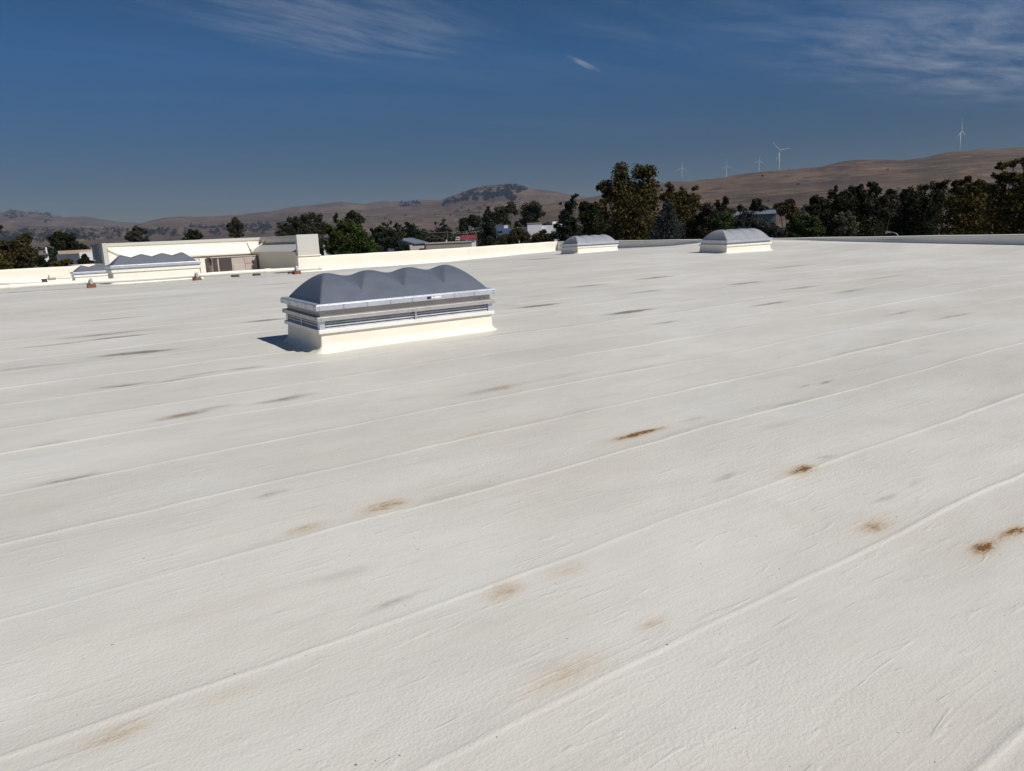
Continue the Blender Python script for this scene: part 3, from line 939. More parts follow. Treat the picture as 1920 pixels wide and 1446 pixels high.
M_GROUND = ground_mat(); M_HILL = hill_mat()
R_G = 16000
gv = [(0, 0, GROUND)]; gf = []
NR = 96
radii = [60, 200, 700, 2500, 7000, R_G]
for r_ in radii:
    for k in range(NR):
        a = 2 * math.pi * k / NR
        gv.append((r_ * math.cos(a), r_ * math.sin(a), GROUND))
for k in range(NR):
    gf.append((0, 1 + k, 1 + (k + 1) % NR))
for i in range(len(radii) - 1):
    for k in range(NR):
        gf.append((1 + i * NR + k, 1 + (i + 1) * NR + k, 1 + (i + 1) * NR + (k + 1) % NR, 1 + i * NR + (k + 1) % NR))
tag(mesh_obj('ground', gv, gf, M_GROUND), kind='structure')


def az_el(x, y):
    d = ray(x, y)
    return math.atan2(d[0], d[1]), d[2] / math.hypot(d[0], d[1])


RANGES = {
    'right': (3100, 1150, [(900, 420), (1000, 385), (1100, 371), (1160, 360), (1235, 346), (1278, 341), (1330, 335.5), (1362, 331), (1423, 321.5), (1460, 317.5), (1500, 315), (1540, 312), (1580, 302.5), (1610, 298),
                           (1650, 299), (1700, 299), (1725, 297), (1760, 288), (1798, 283), (1850, 279), (1920, 276), (2050, 274), (2250, 278), (2600, 300), (3300, 330)]),
    'rear': (4600, 3100, [(1150, 390), (1200, 358), (1240, 344), (1265, 340), (1300, 340), (1340, 341), (1400, 345), (1500, 370)]),
    'mountain': (5600, 2300, [(560, 440), (640, 400), (700, 392), (760, 384), (800, 379), (830, 374), (850, 366), (880, 355), (900, 349), (930, 346), (955, 344.5), (965, 344.5), (985, 350), (1000, 354), (1030, 357),
                              (1060, 363), (1100, 369), (1150, 369), (1250, 372), (1400, 380)]),
    'middle': (6600, 2600, [(200, 440), (260, 420), (280, 414.5), (310, 408), (340, 405.5), (370, 406), (400, 405.5), (450, 402), (500, 397), (540, 390), (560, 386.5), (600, 383), (640, 377.5), (680, 382.5), (720, 376.5),
                            (760, 378.5), (800, 375), (830, 374), (900, 372), (1000, 372), (1100, 374)]),
    'left': (8200, 3300, [(-900, 420), (-500, 400), (-250, 408), (-100, 397), (0, 398), (30, 393.5), (60, 399), (85, 399), (110, 408), (135, 406), (160, 405.5), (190, 411), (220, 416), (260, 418), (320, 424), (420, 430), (600, 440)]),
    'low': (4600, 2600, [(-700, 430), (-200, 428), (0, 424), (80, 423), (180, 428), (260, 425), (330, 423), (420, 424), (520, 421), (600, 420), (700, 424), (800, 420)]),
}
NA, NRAD = 620, 150
A0, A1 = az_el(-1000, 430)[0], az_el(3400, 400)[0]
az = np.linspace(A0, A1, NA)
rr = np.concatenate([np.linspace(950, 6000, 100), np.linspace(6080, 10500, 50)])
AZ, RR = np.meshgrid(az, rr)
HX, HY = RR * np.sin(AZ), RR * np.cos(AZ)
TZ = np.full_like(AZ, -400.0)
fold = np.abs(fbm(HX / 620.0, HY / 620.0, 31, 4) - 0.47) * 2
fold2 = fbm(HX / 260.0, HY / 260.0, 77, 3) - 0.44
for key, (R0, foot, px) in RANGES.items():
    ae = sorted(az_el(x, y) for x, y in px)
    el = np.interp(az, [a for a, _ in ae], [e for _, e in ae], left=-0.02, right=(ae[-1][1] if key == 'right' else -0.02))
    if key == 'left':
        el = np.interp(az, [a for a, _ in ae], [e for _, e in ae], right=-0.02)
    Rk = R0 * (1 + 0.06 * np.sin(az * 9 + R0))
    ztop = EYE[2] + Rk * el
    t_ = (RR - foot) / (Rk[None, :] - foot)
    s_ = np.clip(t_, 0, 1)
    prof = np.where(t_ <= 1, s_ ** 1.25 * (1 - 0.0), 1 - 0.9 * np.clip(t_ - 1, 0, 3) ** 1.2)
    zk = GROUND + (ztop[None, :] - GROUND) * prof
    zk -= np.clip(ztop[None, :] - GROUND, 0, 400) * (0.30 * fold + 0.10 * fold2) * np.clip(np.sin(np.clip(t_, 0, 1) * math.pi), 0, 1) ** 0.8
    zk = np.where(t_ < 0, -400, zk)
    TZ = np.maximum(TZ, zk)
TZ = np.where(TZ < -300, GROUND - 3, TZ)
ii, jj = np.meshgrid(np.arange(len(rr) - 1), np.arange(NA - 1), indexing='ij')
k0 = (ii * NA + jj).ravel()
HQ = np.stack([k0, k0 + 1, k0 + NA + 1, k0 + NA], 1)
hv = np.stack([HX.ravel(), HY.ravel(), TZ.ravel()], 1)
hills = fast_mesh('hills', hv, HQ[:, ::-1], M_HILL, smooth=True)
tag(hills, kind='structure')


def hill_height(x, y):
    a = math.atan2(x, y); r = math.hypot(x, y)
    fa = (a - A0) / (A1 - A0) * (NA - 1); fr_ = np.interp(r, rr, np.arange(len(rr)))
    i, j = int(np.clip(fr_, 0, len(rr) - 2)), int(np.clip(fa, 0, NA - 2))
    p, q = fr_ - i, fa - j
    return (TZ[i, j] * (1 - p) * (1 - q) + TZ[i + 1, j] * p * (1 - q) + TZ[i, j + 1] * (1 - p) * q + TZ[i + 1, j + 1] * p * q)


# ------------------------------------------------------------------ foliage
def leaf_mat(name, c0, c1, c2, amt=0.3):
    m, t, p = mat_new(name); setp(p, 0.75, 0, 0.15)
    g = W(t, 'ShaderNodeNewGeometry')
    rnd = g.outputs['Random Per Island']
    c = mixc(t, rnd, c0, c1)
    n = noise(t, g.outputs['Position'], 0.55, 3.0, 0.6)
    c = mixc(t, mathn(t, 'MULTIPLY', maprange(t, n, 0.42, 0.66), amt), c, c2)
    t.links.new(c, p.inputs['Base Color'])
    tr = W(t, 'ShaderNodeBsdfTranslucent'); t.links.new(c, tr.inputs[0])
    mx = W(t, 'ShaderNodeMixShader'); mx.inputs[0].default_value = 0.22
    out = t.nodes['Material Output']
    t.links.new(p.outputs[0], mx.inputs[1]); t.links.new(tr.outputs[0], mx.inputs[2]); t.links.new(mx.outputs[0], out.inputs[0])
    return m


LM = {
    'sycamore': leaf_mat('sycamore leaves', (0.038, 0.038, 0.012), (0.120, 0.102, 0.030), (0.13, 0.070, 0.020), 0.4),
    'yellow': leaf_mat('yellowing leaves', (0.042, 0.040, 0.012), (0.145, 0.115, 0.028), (0.13, 0.08, 0.018), 0.45),
    'green': leaf_mat('fresh green leaves', (0.022, 0.042, 0.010), (0.070, 0.100, 0.025), (0.09, 0.10, 0.03), 0.3),
    'euc': leaf_mat('eucalyptus leaves', (0.030, 0.034, 0.018), (0.078, 0.080, 0.045), (0.10, 0.075, 0.045), 0.4),
    'cedar': leaf_mat('cedar needles', (0.012, 0.022, 0.014), (0.040, 0.058, 0.036), (0.05, 0.06, 0.04), 0.3),
    'blue': leaf_mat('blue cedar needles', (0.030, 0.038, 0.034), (0.080, 0.092, 0.084), (0.07, 0.078, 0.064), 0.4),
    'oak': leaf_mat('dark oak leaves', (0.012, 0.017, 0.007), (0.042, 0.049, 0.019), (0.048, 0.046, 0.02), 0.3),
    'brown': leaf_mat('rusty leaves', (0.040, 0.034, 0.015), (0.100, 0.078, 0.034), (0.065, 0.068, 0.024), 0.5),
    'olive': leaf_mat('olive leaves', (0.060, 0.064, 0.040), (0.140, 0.145, 0.100), (0.11, 0.11, 0.07), 0.3),
    'red': leaf_mat('dark red leaves', (0.024, 0.020, 0.013), (0.060, 0.044, 0.026), (0.06, 0.04, 0.02), 0.4),
}
M_BARK = simple('bark', (0.075, 0.058, 0.042), 0.9, 0, 0.1, 0.3, 3.0)
M_PALEBARK = simple('pale bark', (0.20, 0.18, 0.145), 0.85, 0, 0.1, 0.25, 2.0)


def leaf_cloud(rng, centres, spreads, per, size, flat_=0.0):
    """leaf-sized quads gathered in clumps"""
    n = len(centres) * per
    C = np.repeat(centres, per, 0); Sp = np.repeat(spreads, per, 0)
    off = rng.normal(size=(n, 3))
    off /= np.maximum(np.linalg.norm(off, axis=1, keepdims=True), 1e-6)
    off *= (rng.random((n, 1)) ** 0.45)
    P = C + off * Sp
    a = rng.normal(size=(n, 3)); a[:, 2] *= (1 - flat_)
    a /= np.linalg.norm(a, axis=1, keepdims=True)
    b = rng.normal(size=(n, 3)); b[:, 2] *= (1 - flat_)
    b -= (b * a).sum(1, keepdims=True) * a
    b /= np.maximum(np.linalg.norm(b, axis=1, keepdims=True), 1e-6)
    s = size * (0.6 + 0.8 * rng.random((n, 1)))
    a = a * s * 0.72; b = b * s * 0.42
    V = np.stack([P - a, P - b * 1.0 + a * 0.1, P + a, P + b * 1.0 + a * 0.1], 1).reshape(-1, 3)
    Q = np.arange(n * 4).reshape(n, 4)
    return V, Q


def tree(name, label, D, kind, blobs, nleaf=5000, leaf=3.0, cat='tree', bark=None, seed=None, group=None, clump=0.44, trunk_px=None):
    rng = np.random.default_rng(abs(hash_(label)) % 2 ** 31 if seed is None else seed)
    B = []
    for (cx, cy, rx, ry) in blobs:
        P, sc = hit_d(cx, cy, D)
        B.append((P, rx * 1.14 * sc, ry * 1.14 * sc, sc))
    sc = B[0][3]
    # the foot under the mass of the crown
    wsum = sum(b[1] * b[1] for b in B)
    bx = sum(b[0][0] * b[1] ** 2 for b in B) / wsum; by = sum(b[0][1] * b[1] ** 2 for b in B) / wsum
    root = empty(name, (bx, by, GROUND))
    tag(root, label, cat, group)
    off = np.array([bx, by, GROUND])
    cents = []; spr = []
    vols = np.array([b[1] * b[2] for b in B])
    nleaf = int(nleaf * 1.7)
    leaf = leaf * 0.92
    ncl = max(18, int(nleaf / 60))
    cnt = np.maximum(3, (ncl * vols / vols.sum()).astype(int))
    for (P, rx, ry, s_), k in zip(B, cnt):
        d = rng.normal(size=(k, 3)); d /= np.linalg.norm(d, axis=1, keepdims=True)
        r = rng.random((k, 1)) ** 0.38
        R = np.array([rx, rx, ry])
        cents.append(P - off + d * r * R * 0.78)
        m = min(rx, ry * 1.4)
        spr.append(np.tile([m, m, m * 0.9 if ry > 0.5 * rx else ry * 1.3], (k, 1)) * clump * (0.7 + 0.6 * rng.random((k, 1))))
    cents = np.concatenate(cents); spr = np.concatenate(spr)
    V, Q = leaf_cloud(rng, cents, spr, max(8, int(nleaf / len(cents))), leaf * sc, 0.3 if kind in ('cedar', 'blue') else 0.0)
    fast_mesh('crown', V, Q, LM[kind], root)
    # trunk and limbs
    mb = MB()
    tops = sorted(B, key=lambda b: -b[0][2])
    topz = tops[0][0][2] - GROUND
    r0 = max(0.12, topz * 0.022)
    lean = tops[0][0] - off
    fork = np.array([0.15 * lean[0], 0.15 * lean[1], topz * 0.38])
    mb.tube([(0, 0, -0.3), (0.3 * fork[0], 0.3 * fork[1], topz * 0.15), tuple(fork)], [r0 * 1.25, r0, r0 * 0.75], 8)
    for (P, rx, ry, s_) in B[:7]:
        e = P - off
        if e[2] < fork[2] * 0.8:
            continue
        mid = fork * 0.45 + e * 0.55 + np.array([0, 0, -0.05 * topz])
        tip = e + np.array([0, 0, 0.1 * ry])
        mb.tube([tuple(fork * 0.98), tuple(mid), tuple(e), tuple(tip)], [r0 * 0.45, r0 * 0.26, r0 * 0.10, r0 * 0.03], 6)
    mb.build('trunk', bark or M_BARK, root, True)
    return root


def hash_(s):
    h = 5381
    for ch in s:
        h = (h * 33 + ord(ch)) & 0x7fffffff
    return h


G1 = 'tall trees beyond the far parapet'
TREES = [
    ('sycamore_tree', 'tallest tree, twin-topped olive sycamore rising above the far skylights', 92, 'sycamore',
     [(1164, 323, 17, 16), (1207, 323, 22, 17), (1133, 355, 12, 17), (1168, 350, 24, 22), (1209, 352, 22, 24), (1150, 366, 16, 15), (1226, 376, 14, 18), (1186, 375, 46, 28), (1188, 410, 50, 34), (1186, 445, 50, 28)], 15000, 3.6),
    ('sycamore_tree', 'narrow yellowing tree against the left flank of the tallest tree', 96, 'yellow', [(1131, 382, 9, 16), (1128, 405, 14, 24), (1130, 435, 18, 24)], 3000, 3.4),
    ('sycamore_tree', 'olive sycamore with three pointed tops right of the tallest tree', 100, 'sycamore',
     [(1253, 357, 11, 12), (1244, 372, 13, 11), (1277, 368, 11, 18), (1304, 362, 9, 16), (1299, 380, 15, 18), (1264, 374, 18, 16), (1286, 380, 20, 18), (1280, 395, 32, 22), (1288, 420, 29, 28), (1288, 446, 30, 22)], 6500, 3.4),
    ('blue_cedar', 'silvery blue cedar between the two olive sycamores', 84, 'blue', [(1252, 390, 12, 14), (1250, 406, 20, 14), (1254, 424, 27, 16), (1248, 442, 36, 16)], 6000, 2.6),
    ('cedar_tree', 'dark cedar with a drooping leaning tip beside the small distant skylight', 78, 'cedar',
     [(1080, 367, 4, 3), (1076, 371, 5, 4), (1071, 377, 7, 5), (1066, 382, 20, 3), (1068, 388, 11, 8), (1062, 401, 13, 7), (1056, 409, 14, 5), (1066, 415, 22, 8), (1052, 424, 18, 5), (1064, 430, 28, 8), (1060, 440, 32, 9), (1075, 450, 40, 10)], 8000, 2.7),
    ('evergreen_tree', 'dark round evergreen left of the tallest tree', 88, 'oak', [(1096, 391, 14, 11), (1112, 388, 10, 10), (1104, 404, 22, 16), (1112, 424, 24, 18), (1104, 446, 30, 16)], 6500, 3.0),
    ('eucalyptus_tree', 'broad rounded eucalyptus above the white office block', 225, 'euc', [(1000, 386, 16, 9), (986, 396, 13, 10), (1011, 398, 11, 10), (997, 404, 22, 9), (990, 416, 20, 7)], 4200, 2.4),
    ('eucalyptus_tree', 'slim eucalyptus with a pale bare trunk above the blue building', 215, 'euc', [(959, 385, 9, 6), (957, 392, 11, 8), (964, 398, 8, 6)], 1800, 2.4),
    ('eucalyptus_tree', 'bushy eucalyptus left of the pale-trunked one', 235, 'euc', [(937, 394, 11, 7), (946, 400, 8, 7), (928, 405, 12, 8), (940, 412, 16, 8)], 2300, 2.4),
    ('conifer_tree', 'dark spire-shaped conifer left of the blue building', 135, 'cedar', [(914, 392, 4, 5), (914, 400, 7, 8), (915, 412, 10, 9), (917, 426, 12, 11), (918, 442, 15, 11), (920, 455, 20, 9)], 4500, 2.5),
    ('round_tree', 'dark clump-headed tree above the red roof', 300, 'oak', [(885, 408, 10, 6), (876, 416, 14, 8), (893, 418, 12, 9), (870, 426, 14, 6)], 2400, 2.4),
    ('plum_tree', 'rusty leaved tree in front of the white office block', 112, 'brown', [(972, 435, 10, 7), (963, 444, 14, 9), (982, 446, 13, 10), (955, 455, 18, 8)], 2600, 2.6),
    ('plum_tree', 'rusty leaved tree left of the dark cedar, before the white wall', 104, 'brown', [(1018, 436, 9, 6), (1010, 445, 14, 8), (1028, 447, 13, 8), (1000, 453, 16, 6)], 2600, 2.6),
    ('shrub_tree', 'low rusty bush beside the spire-shaped conifer', 116, 'brown', [(944, 447, 9, 7), (938, 455, 14, 8)], 1200, 2.6),
    ('liquidambar_tree', 'bright green dense tree right of the equipment screen', 74, 'green',
     [(630, 410, 6, 11), (617, 431, 8, 12), (644, 424, 12, 13), (662, 424, 14, 13), (637, 440, 17, 14), (668, 441, 20, 16), (652, 455, 30, 18), (682, 456, 18, 16), (630, 465, 20, 14), (690, 468, 22, 10), (655, 480, 40, 12)], 12000, 3.2),
    ('eucalyptus_tree', 'dark eucalyptus crown peeping over the bright green tree', 150, 'euc', [(661, 402, 12, 6), (653, 408, 10, 6), (674, 412, 10, 8)], 1500, 2.4),
    ('eucalyptus_tree', 'broad many-headed eucalyptus behind the right end of the equipment screen', 165, 'euc',
     [(550, 410, 12, 7), (577, 406, 14, 7), (596, 408, 10, 7), (566, 418, 18, 8), (590, 421, 15, 10), (531, 427, 12, 7), (552, 430, 22, 9), (584, 435, 26, 12), (607, 430, 9, 12), (540, 440, 26, 8)], 7500, 2.5),
    ('round_tree', 'clumpy round tree standing above the middle of the equipment screen', 255, 'euc', [(441, 414, 8, 5), (434, 422, 9, 5), (449, 422, 9, 6), (441, 431, 17, 6), (441, 440, 20, 5)], 2400, 2.4),
    ('round_tree', 'low rounded tree above the left half of the equipment screen', 225, 'oak', [(362, 436, 12, 5), (364, 442, 18, 5), (362, 449, 20, 5)], 1800, 2.4),
    ('eucalyptus_tree', 'airy grey eucalyptus above the left end of the equipment screen', 330, 'euc', [(258, 428, 8, 6), (268, 433, 8, 6), (254, 440, 13, 8), (240, 446, 9, 6), (262, 449, 20, 5)], 2200, 2.3),
    ('oak_tree', 'dark spreading tree behind the tan flat roofed building', 145, 'oak', [(113, 441, 13, 7), (124, 446, 16, 8), (103, 451, 12, 8), (122, 458, 27, 8), (150, 464, 15, 5)], 4500, 2.6),
    ('plum_tree', 'large rusty green tree at the left edge behind the parapet', 66, 'brown',
     [(8, 459, 14, 8), (26, 460, 14, 9), (46, 466, 14, 9), (14, 474, 22, 12), (40, 481, 24, 12), (60, 488, 14, 10), (8, 492, 20, 13), (36, 499, 30, 10)], 7000, 3.3),
    ('round_tree', 'small brown round tree behind the rusty tree at the left edge', 115, 'brown', [(47, 442, 9, 5), (44, 448, 12, 6), (54, 450, 7, 5)], 1300, 2.6),
    ('yellow_bush', 'yellow-green bush at the far left corner over the parapet', 57, 'yellow', [(2, 490, 8, 7), (10, 499, 12, 7), (-8, 480, 10, 12)], 1500, 3.2),
    ('yellow_bush', 'low olive yellow bush in front of the tan building', 58, 'yellow', [(122, 492, 14, 5), (108, 496, 16, 5)], 1400, 3.0),
    ('green_bush', 'low green bush between the rusty tree and the olive bush', 59, 'oak', [(84, 495, 14, 6), (74, 487, 8, 7)], 1300, 3.0),
    ('green_bush', 'dark round bush before the white wall of the tan building', 60, 'oak', [(161, 484, 7, 6), (156, 491, 10, 6), (168, 494, 8, 5)], 1300, 3.0),
    ('cedar_tree', 'dark layered cedar right of the bright green tree', 98, 'cedar', [(716, 427, 10, 4), (704, 433, 12, 5), (726, 435, 18, 5), (714, 442, 24, 6), (742, 447, 18, 4), (716, 452, 30, 7), (740, 460, 18, 5)], 6000, 2.6),
    ('round_tree', 'dark upright tree left of the grey flat building', 150, 'cedar', [(772, 428, 9, 6), (776, 438, 14, 9), (770, 449, 18, 9)], 2600, 2.5),
    ('plum_tree', 'rust coloured tree behind the blue gabled barn', 165, 'brown', [(750, 442, 13, 6), (742, 448, 12, 5)], 1100, 2.5),
    ('olive_tree', 'grey-green olive left of the red roof', 190, 'olive', [(816, 446, 12, 5), (804, 449, 9, 5), (826, 450, 8, 4)], 1300, 2.4),
    ('olive_tree', 'pale olive tree touching the red roof', 205, 'olive', [(846, 444, 11, 4), (838, 448, 9, 4)], 900, 2.4),
    ('green_bush', 'dark bush in front of the blue gabled barn', 88, 'cedar', [(758, 462, 9, 5), (750, 468, 14, 5), (764, 467, 8, 4)], 1300, 2.7),
    ('brown_bush', 'dark reddish hedge behind the grey flat building', 120, 'red', [(838, 457, 26, 4), (810, 460, 20, 4), (866, 456, 20, 5)], 1800, 2.5),
    ('round_tree', 'dark brownish round tree right of the three-pointed sycamore', 98, 'red', [(1326, 396, 16, 12), (1316, 408, 14, 12), (1334, 412, 18, 14), (1322, 432, 26, 16)], 4000, 3.0),
    ('cypress_tree', 'pair of dark red upright treetops above the far parapet', 125, 'red', [(1347, 383, 6, 10), (1359, 380, 7, 10), (1353, 398, 14, 12)], 1900, 2.7),
    ('round_tree', 'mid green rounded tree behind the skylight in front of the oaks', 92, 'green', [(1360, 408, 15, 10), (1350, 420, 20, 12), (1372, 424, 16, 12), (1356, 440, 28, 10)], 3600, 3.0),
    ('blue_cedar', 'grey weeping cedar above the skylight in front of the oaks', 86, 'blue', [(1400, 404, 13, 8), (1392, 416, 18, 10), (1416, 420, 20, 10), (1440, 428, 20, 10), (1410, 438, 34, 10), (1456, 440, 22, 8)], 6000, 2.7),
    ('round_tree', 'small round dark treetop above the grey weeping cedar', 140, 'cedar', [(1419, 379, 9, 6), (1416, 387, 12, 7), (1426, 391, 9, 6)], 1700, 2.6),
    ('round_tree', 'tiny treetop left of the small round dark one', 150, 'euc', [(1389, 388, 6, 4), (1388, 394, 7, 4)], 600, 2.5),
    ('oak_tree', 'olive brown oak right of the grey metal roof', 112, 'brown', [(1462, 386, 10, 7), (1482, 381, 11, 8), (1474, 394, 20, 9), (1490, 403, 18, 10)], 3000, 2.8),
    ('green_bush', 'large green leafy bush left of the dark oaks', 84, 'green', [(1500, 410, 16, 9), (1518, 416, 18, 10), (1496, 424, 22, 10), (1524, 432, 24, 10), (1500, 440, 30, 9)], 5500, 3.0),
    ('oak_tree', 'brownish green oak at the left end of the dark oak row', 100, 'oak', [(1530, 377, 12, 8), (1542, 386, 16, 10), (1524, 390, 16, 10), (1540, 404, 26, 14), (1556, 424, 24, 16)], 4500, 3.0),
    ('oak_tree', 'dark oak with three heads above the dark row', 94, 'oak',
     [(1566, 355, 6, 7), (1562, 366, 9, 8), (1586, 363, 11, 8), (1604, 353, 13, 9), (1636, 348, 12, 8), (1643, 358, 13, 9), (1618, 364, 18, 11), (1592, 382, 34, 18), (1630, 384, 26, 18), (1600, 410, 44, 24), (1610, 436, 48, 18)], 12000, 3.0),
    ('olive_bush', 'olive grey bush in front of the three-headed oak', 80, 'olive', [(1588, 403, 13, 8), (1578, 412, 14, 9), (1596, 416, 14, 10), (1586, 434, 20, 12)], 1800, 2.8),
    ('round_tree', 'yellow-green treetop between the two largest dark oaks', 90, 'euc', [(1660, 372, 12, 8), (1634, 384, 14, 8), (1672, 384, 14, 9), (1652, 396, 22, 12)], 2600, 2.9),
    ('oak_tree', 'largest dark oak, many rounded heads, left of the yellow sycamore', 96, 'oak',
     [(1704, 360, 12, 8), (1728, 354, 11, 8), (1754, 351, 12, 9), (1774, 347, 10, 8), (1694, 373, 14, 11), (1722, 373, 20, 13), (1760, 370, 20, 13), (1700, 396, 28, 18), (1744, 396, 34, 20), (1720, 424, 50, 22), (1700, 440, 50, 14)], 12000, 3.0),
    ('oak_tree', 'low dark oak filling the gap left of the street lamp', 104, 'oak',
     [(1670, 366, 14, 9), (1686, 376, 16, 10), (1660, 384, 20, 12), (1690, 400, 28, 16), (1670, 424, 40, 20)], 6000, 3.0),
    ('oak_tree', 'dark oak showing between the two yellow-brown sycamores', 108, 'oak',
     [(1796, 344, 10, 7), (1814, 338, 9, 6), (1800, 356, 18, 10), (1850, 352, 14, 10), (1846, 372, 22, 14), (1856, 400, 24, 20)], 5500, 3.0),
    ('round_tree', 'dark green tree behind the grey metal roof', 175, 'cedar', [(1440, 396, 16, 6), (1400, 398, 16, 6), (1366, 398, 14, 7)], 2200, 2.6),
    ('sycamore_tree', 'yellow-brown sycamore in front of the largest dark oak', 80, 'yellow',
     [(1822, 347, 13, 9), (1838, 341, 9, 7), (1806, 360, 14, 10), (1832, 362, 18, 11), (1788, 378, 18, 14), (1822, 386, 26, 18), (1796, 408, 30, 20), (1834, 416, 32, 22), (1800, 438, 40, 14)], 9000, 3.4),
    ('sycamore_tree', 'tall yellow-brown sycamore at the right edge of the picture', 72, 'sycamore',
     [(1879, 313, 11, 8), (1900, 308, 10, 9), (1921, 304, 11, 11), (1874, 331, 14, 11), (1904, 333, 18, 14), (1868, 356, 16, 14), (1896, 366, 28, 20), (1930, 350, 24, 26), (1884, 396, 36, 24), (1900, 428, 44, 22), (1950, 400, 40, 44)], 12000, 3.6),
]
for (nm, lb, D, kind, blobs, nl, lf) in TREES:
    tree(nm, lb, D, kind, blobs, nl, lf, bark=M_PALEBARK if ('pale' in lb or kind in ('sycamore', 'yellow')) else None,
         cat='bush' if 'bush' in nm else 'tree')
# overhanging twig of a near tree at the left edge
tree('street_tree', 'tip of a leafy branch reaching in at the left edge', 70, 'brown', [(-34, 440, 20, 20), (-6, 424, 9, 5), (-20, 430, 18, 10), (-44, 470, 32, 26)], 2600, 3.2)


# far belts of trees in the valley and oaks scattered over the hills: countless, one mass each
def clump_mass(name, spots, mat, leaves, seed):
    rng = np.random.default_rng(seed)
    Vs = []; Qs = []; n0 = 0
    for (x, y, z, r, h) in spots:
        k = 4
        c = np.array([x, y, z + h * 0.5]) + rng.normal(size=(k, 3)) * np.array([r * .38, r * .38, h * .2])
        V, Q = leaf_cloud(rng, c, np.tile([r * .55, r * .55, h * .42], (k, 1)), leaves // k, r * 0.26)
        Vs.append(V); Qs.append(Q + n0); n0 += len(V)
    o = fast_mesh(name, np.concatenate(Vs), np.concatenate(Qs), mat)
    tag(o, kind='stuff')
    return o


rng = np.random.default_rng(5)
spots = []
for (xa, xb, D0, D1, n, h0, h1) in ((-150, 640, 1150, 2300, 420, 6, 14), (-100, 700, 480, 900, 90, 6, 11), (700, 1080, 420, 800, 120, 6, 12), (560, 1060, 240, 400, 80, 5, 9),
                                    (1050, 1600, 260, 420, 50, 6, 9)):
    for _ in range(n):
        x = rng.uniform(xa, xb); D = rng.uniform(D0, D1)
        P, _s = hit_d(x, 430, D)
        h = rng.uniform(h0, h1) * (1.35 if rng.random() < .12 else 1)
        spots.append((P[0], P[1], max(GROUND, hill_height(P[0], P[1]) if D > 950 else GROUND), h * rng.uniform(.45, .9), h))
wo = clump_mass('woodland', spots, LM['oak'], 130, 3)
tag(wo, 'distant dark belts of trees across the valley floor', 'woodland')
spots = []
M_HOAK = leaf_mat('hill oak leaves', (0.010, 0.014, 0.012), (0.024, 0.030, 0.024), (0.02, 0.024, 0.022), 0.3)


def on_hill(x, y, Rmin, Rmax):
    """where the view of that column meets the hillside"""
    d = ray(x, y); hl = math.hypot(d[0], d[1])
    for R in np.arange(Rmin, Rmax, 40.0):
        p = EYE + d * (R / hl)
        if hill_height(p[0], p[1]) >= p[2]:
            return p
    return None


def scatter_oaks(n, poly, size, patchy=False):
    xs = [p[0] for p in poly]; ys = [p[1] for p in poly]
    got = 0; tries = 0
    while got < n and tries < n * 12:
        tries += 1
        x = rng.uniform(min(xs), max(xs)); y = rng.uniform(min(ys), max(ys))
        inside = False
        j = len(poly) - 1
        for i in range(len(poly)):
            if (poly[i][1] > y) != (poly[j][1] > y) and x < (poly[j][0] - poly[i][0]) * (y - poly[i][1]) / (poly[j][1] - poly[i][1]) + poly[i][0]:
                inside = not inside
            j = i
        if not inside:
            continue
        if patchy and float(fbm(np.array([x / 9.0]), np.array([y / 5.0]), 12, 3)[0]) < 0.385:
            continue
        p = on_hill(x, y, 1300, 9800)
        if p is None:
            continue
        r = size * rng.uniform(0.6, 1.4)
        spots.append((p[0], p[1], hill_height(p[0], p[1]) - 1, r, r * 1.15)); got += 1


scatter_oaks(1350, [(835, 376), (880, 359), (930, 349), (968, 347), (992, 354), (972, 366), (962, 380), (940, 368), (900, 382), (870, 378), (830, 388)], 8.5, True)
scatter_oaks(160, [(855, 390), (900, 372), (970, 366), (985, 385), (930, 402), (880, 404), (850, 400)], 6, True)
scatter_oaks(40, [(742, 386), (756, 377), (775, 373), (788, 378), (788, 386), (760, 389)], 13)
scatter_oaks(50, [(0, 405), (20, 395), (60, 398), (100, 403), (118, 409), (60, 407), (20, 411)], 15)
scatter_oaks(14, [(78, 419), (96, 408), (120, 407), (122, 410), (98, 415), (84, 422)], 12)
scatter_oaks(420, [(0, 434), (300, 429), (600, 416), (640, 425), (600, 436), (300, 446), (0, 458)], 13, True)
scatter_oaks(60, [(360, 425), (540, 418), (620, 420), (600, 432), (380, 434)], 11)
scatter_oaks(14, [(1250, 420), (1300, 330), (1700, 310), (1700, 360), (1500, 380)], 6)
scatter_oaks(12, [(640, 405), (830, 395), (860, 410), (700, 420)], 8)
ho = clump_mass('hill_woodland', spots, M_HOAK, 44, 8)
tag(ho, 'dark oaks scattered over the dry hillsides and the mountain', 'woodland')

# ------------------------------------------------------------------ buildings beyond the roof
M_WHITE = simple('white render', (0.74, 0.75, 0.80), 0.8, 0, 0.2, 0.05, 0.4)
M_BLUE = simple('blue cladding', (0.10, 0.15, 0.26), 0.6, 0, 0.3, 0.08, 0.5)
M_LBLUE = simple('pale blue metal', (0.17, 0.20, 0.245), 0.5, 0.2, 0.4, 0.1, 0.8)
M_GREYB = simple('grey block', (0.33, 0.30, 0.27), 0.9, 0, 0.2, 0.08, 0.6)
M_RED = simple('red roof sheet', (0.22, 0.035, 0.035), 0.6, 0, 0.3, 0.1, 1.0)
M_TAN = simple('tan wall', (0.45, 0.36, 0.26), 0.85, 0, 0.2, 0.08, 0.6)
M_WALLSHADOW = simple('shadow blue wall', (0.08, 0.095, 0.13), 0.8, 0, 0.2, 0.1, 0.6)  # blue-grey of a shadow, put into the wall colour
M_GLASS = simple('dark glass', (0.02, 0.025, 0.035), 0.12, 0, 0.6, 0.1)
M_ROOFT = simple('shingle roof', (0.16, 0.12, 0.11), 0.85, 0, 0.2, 0.2, 2.0)
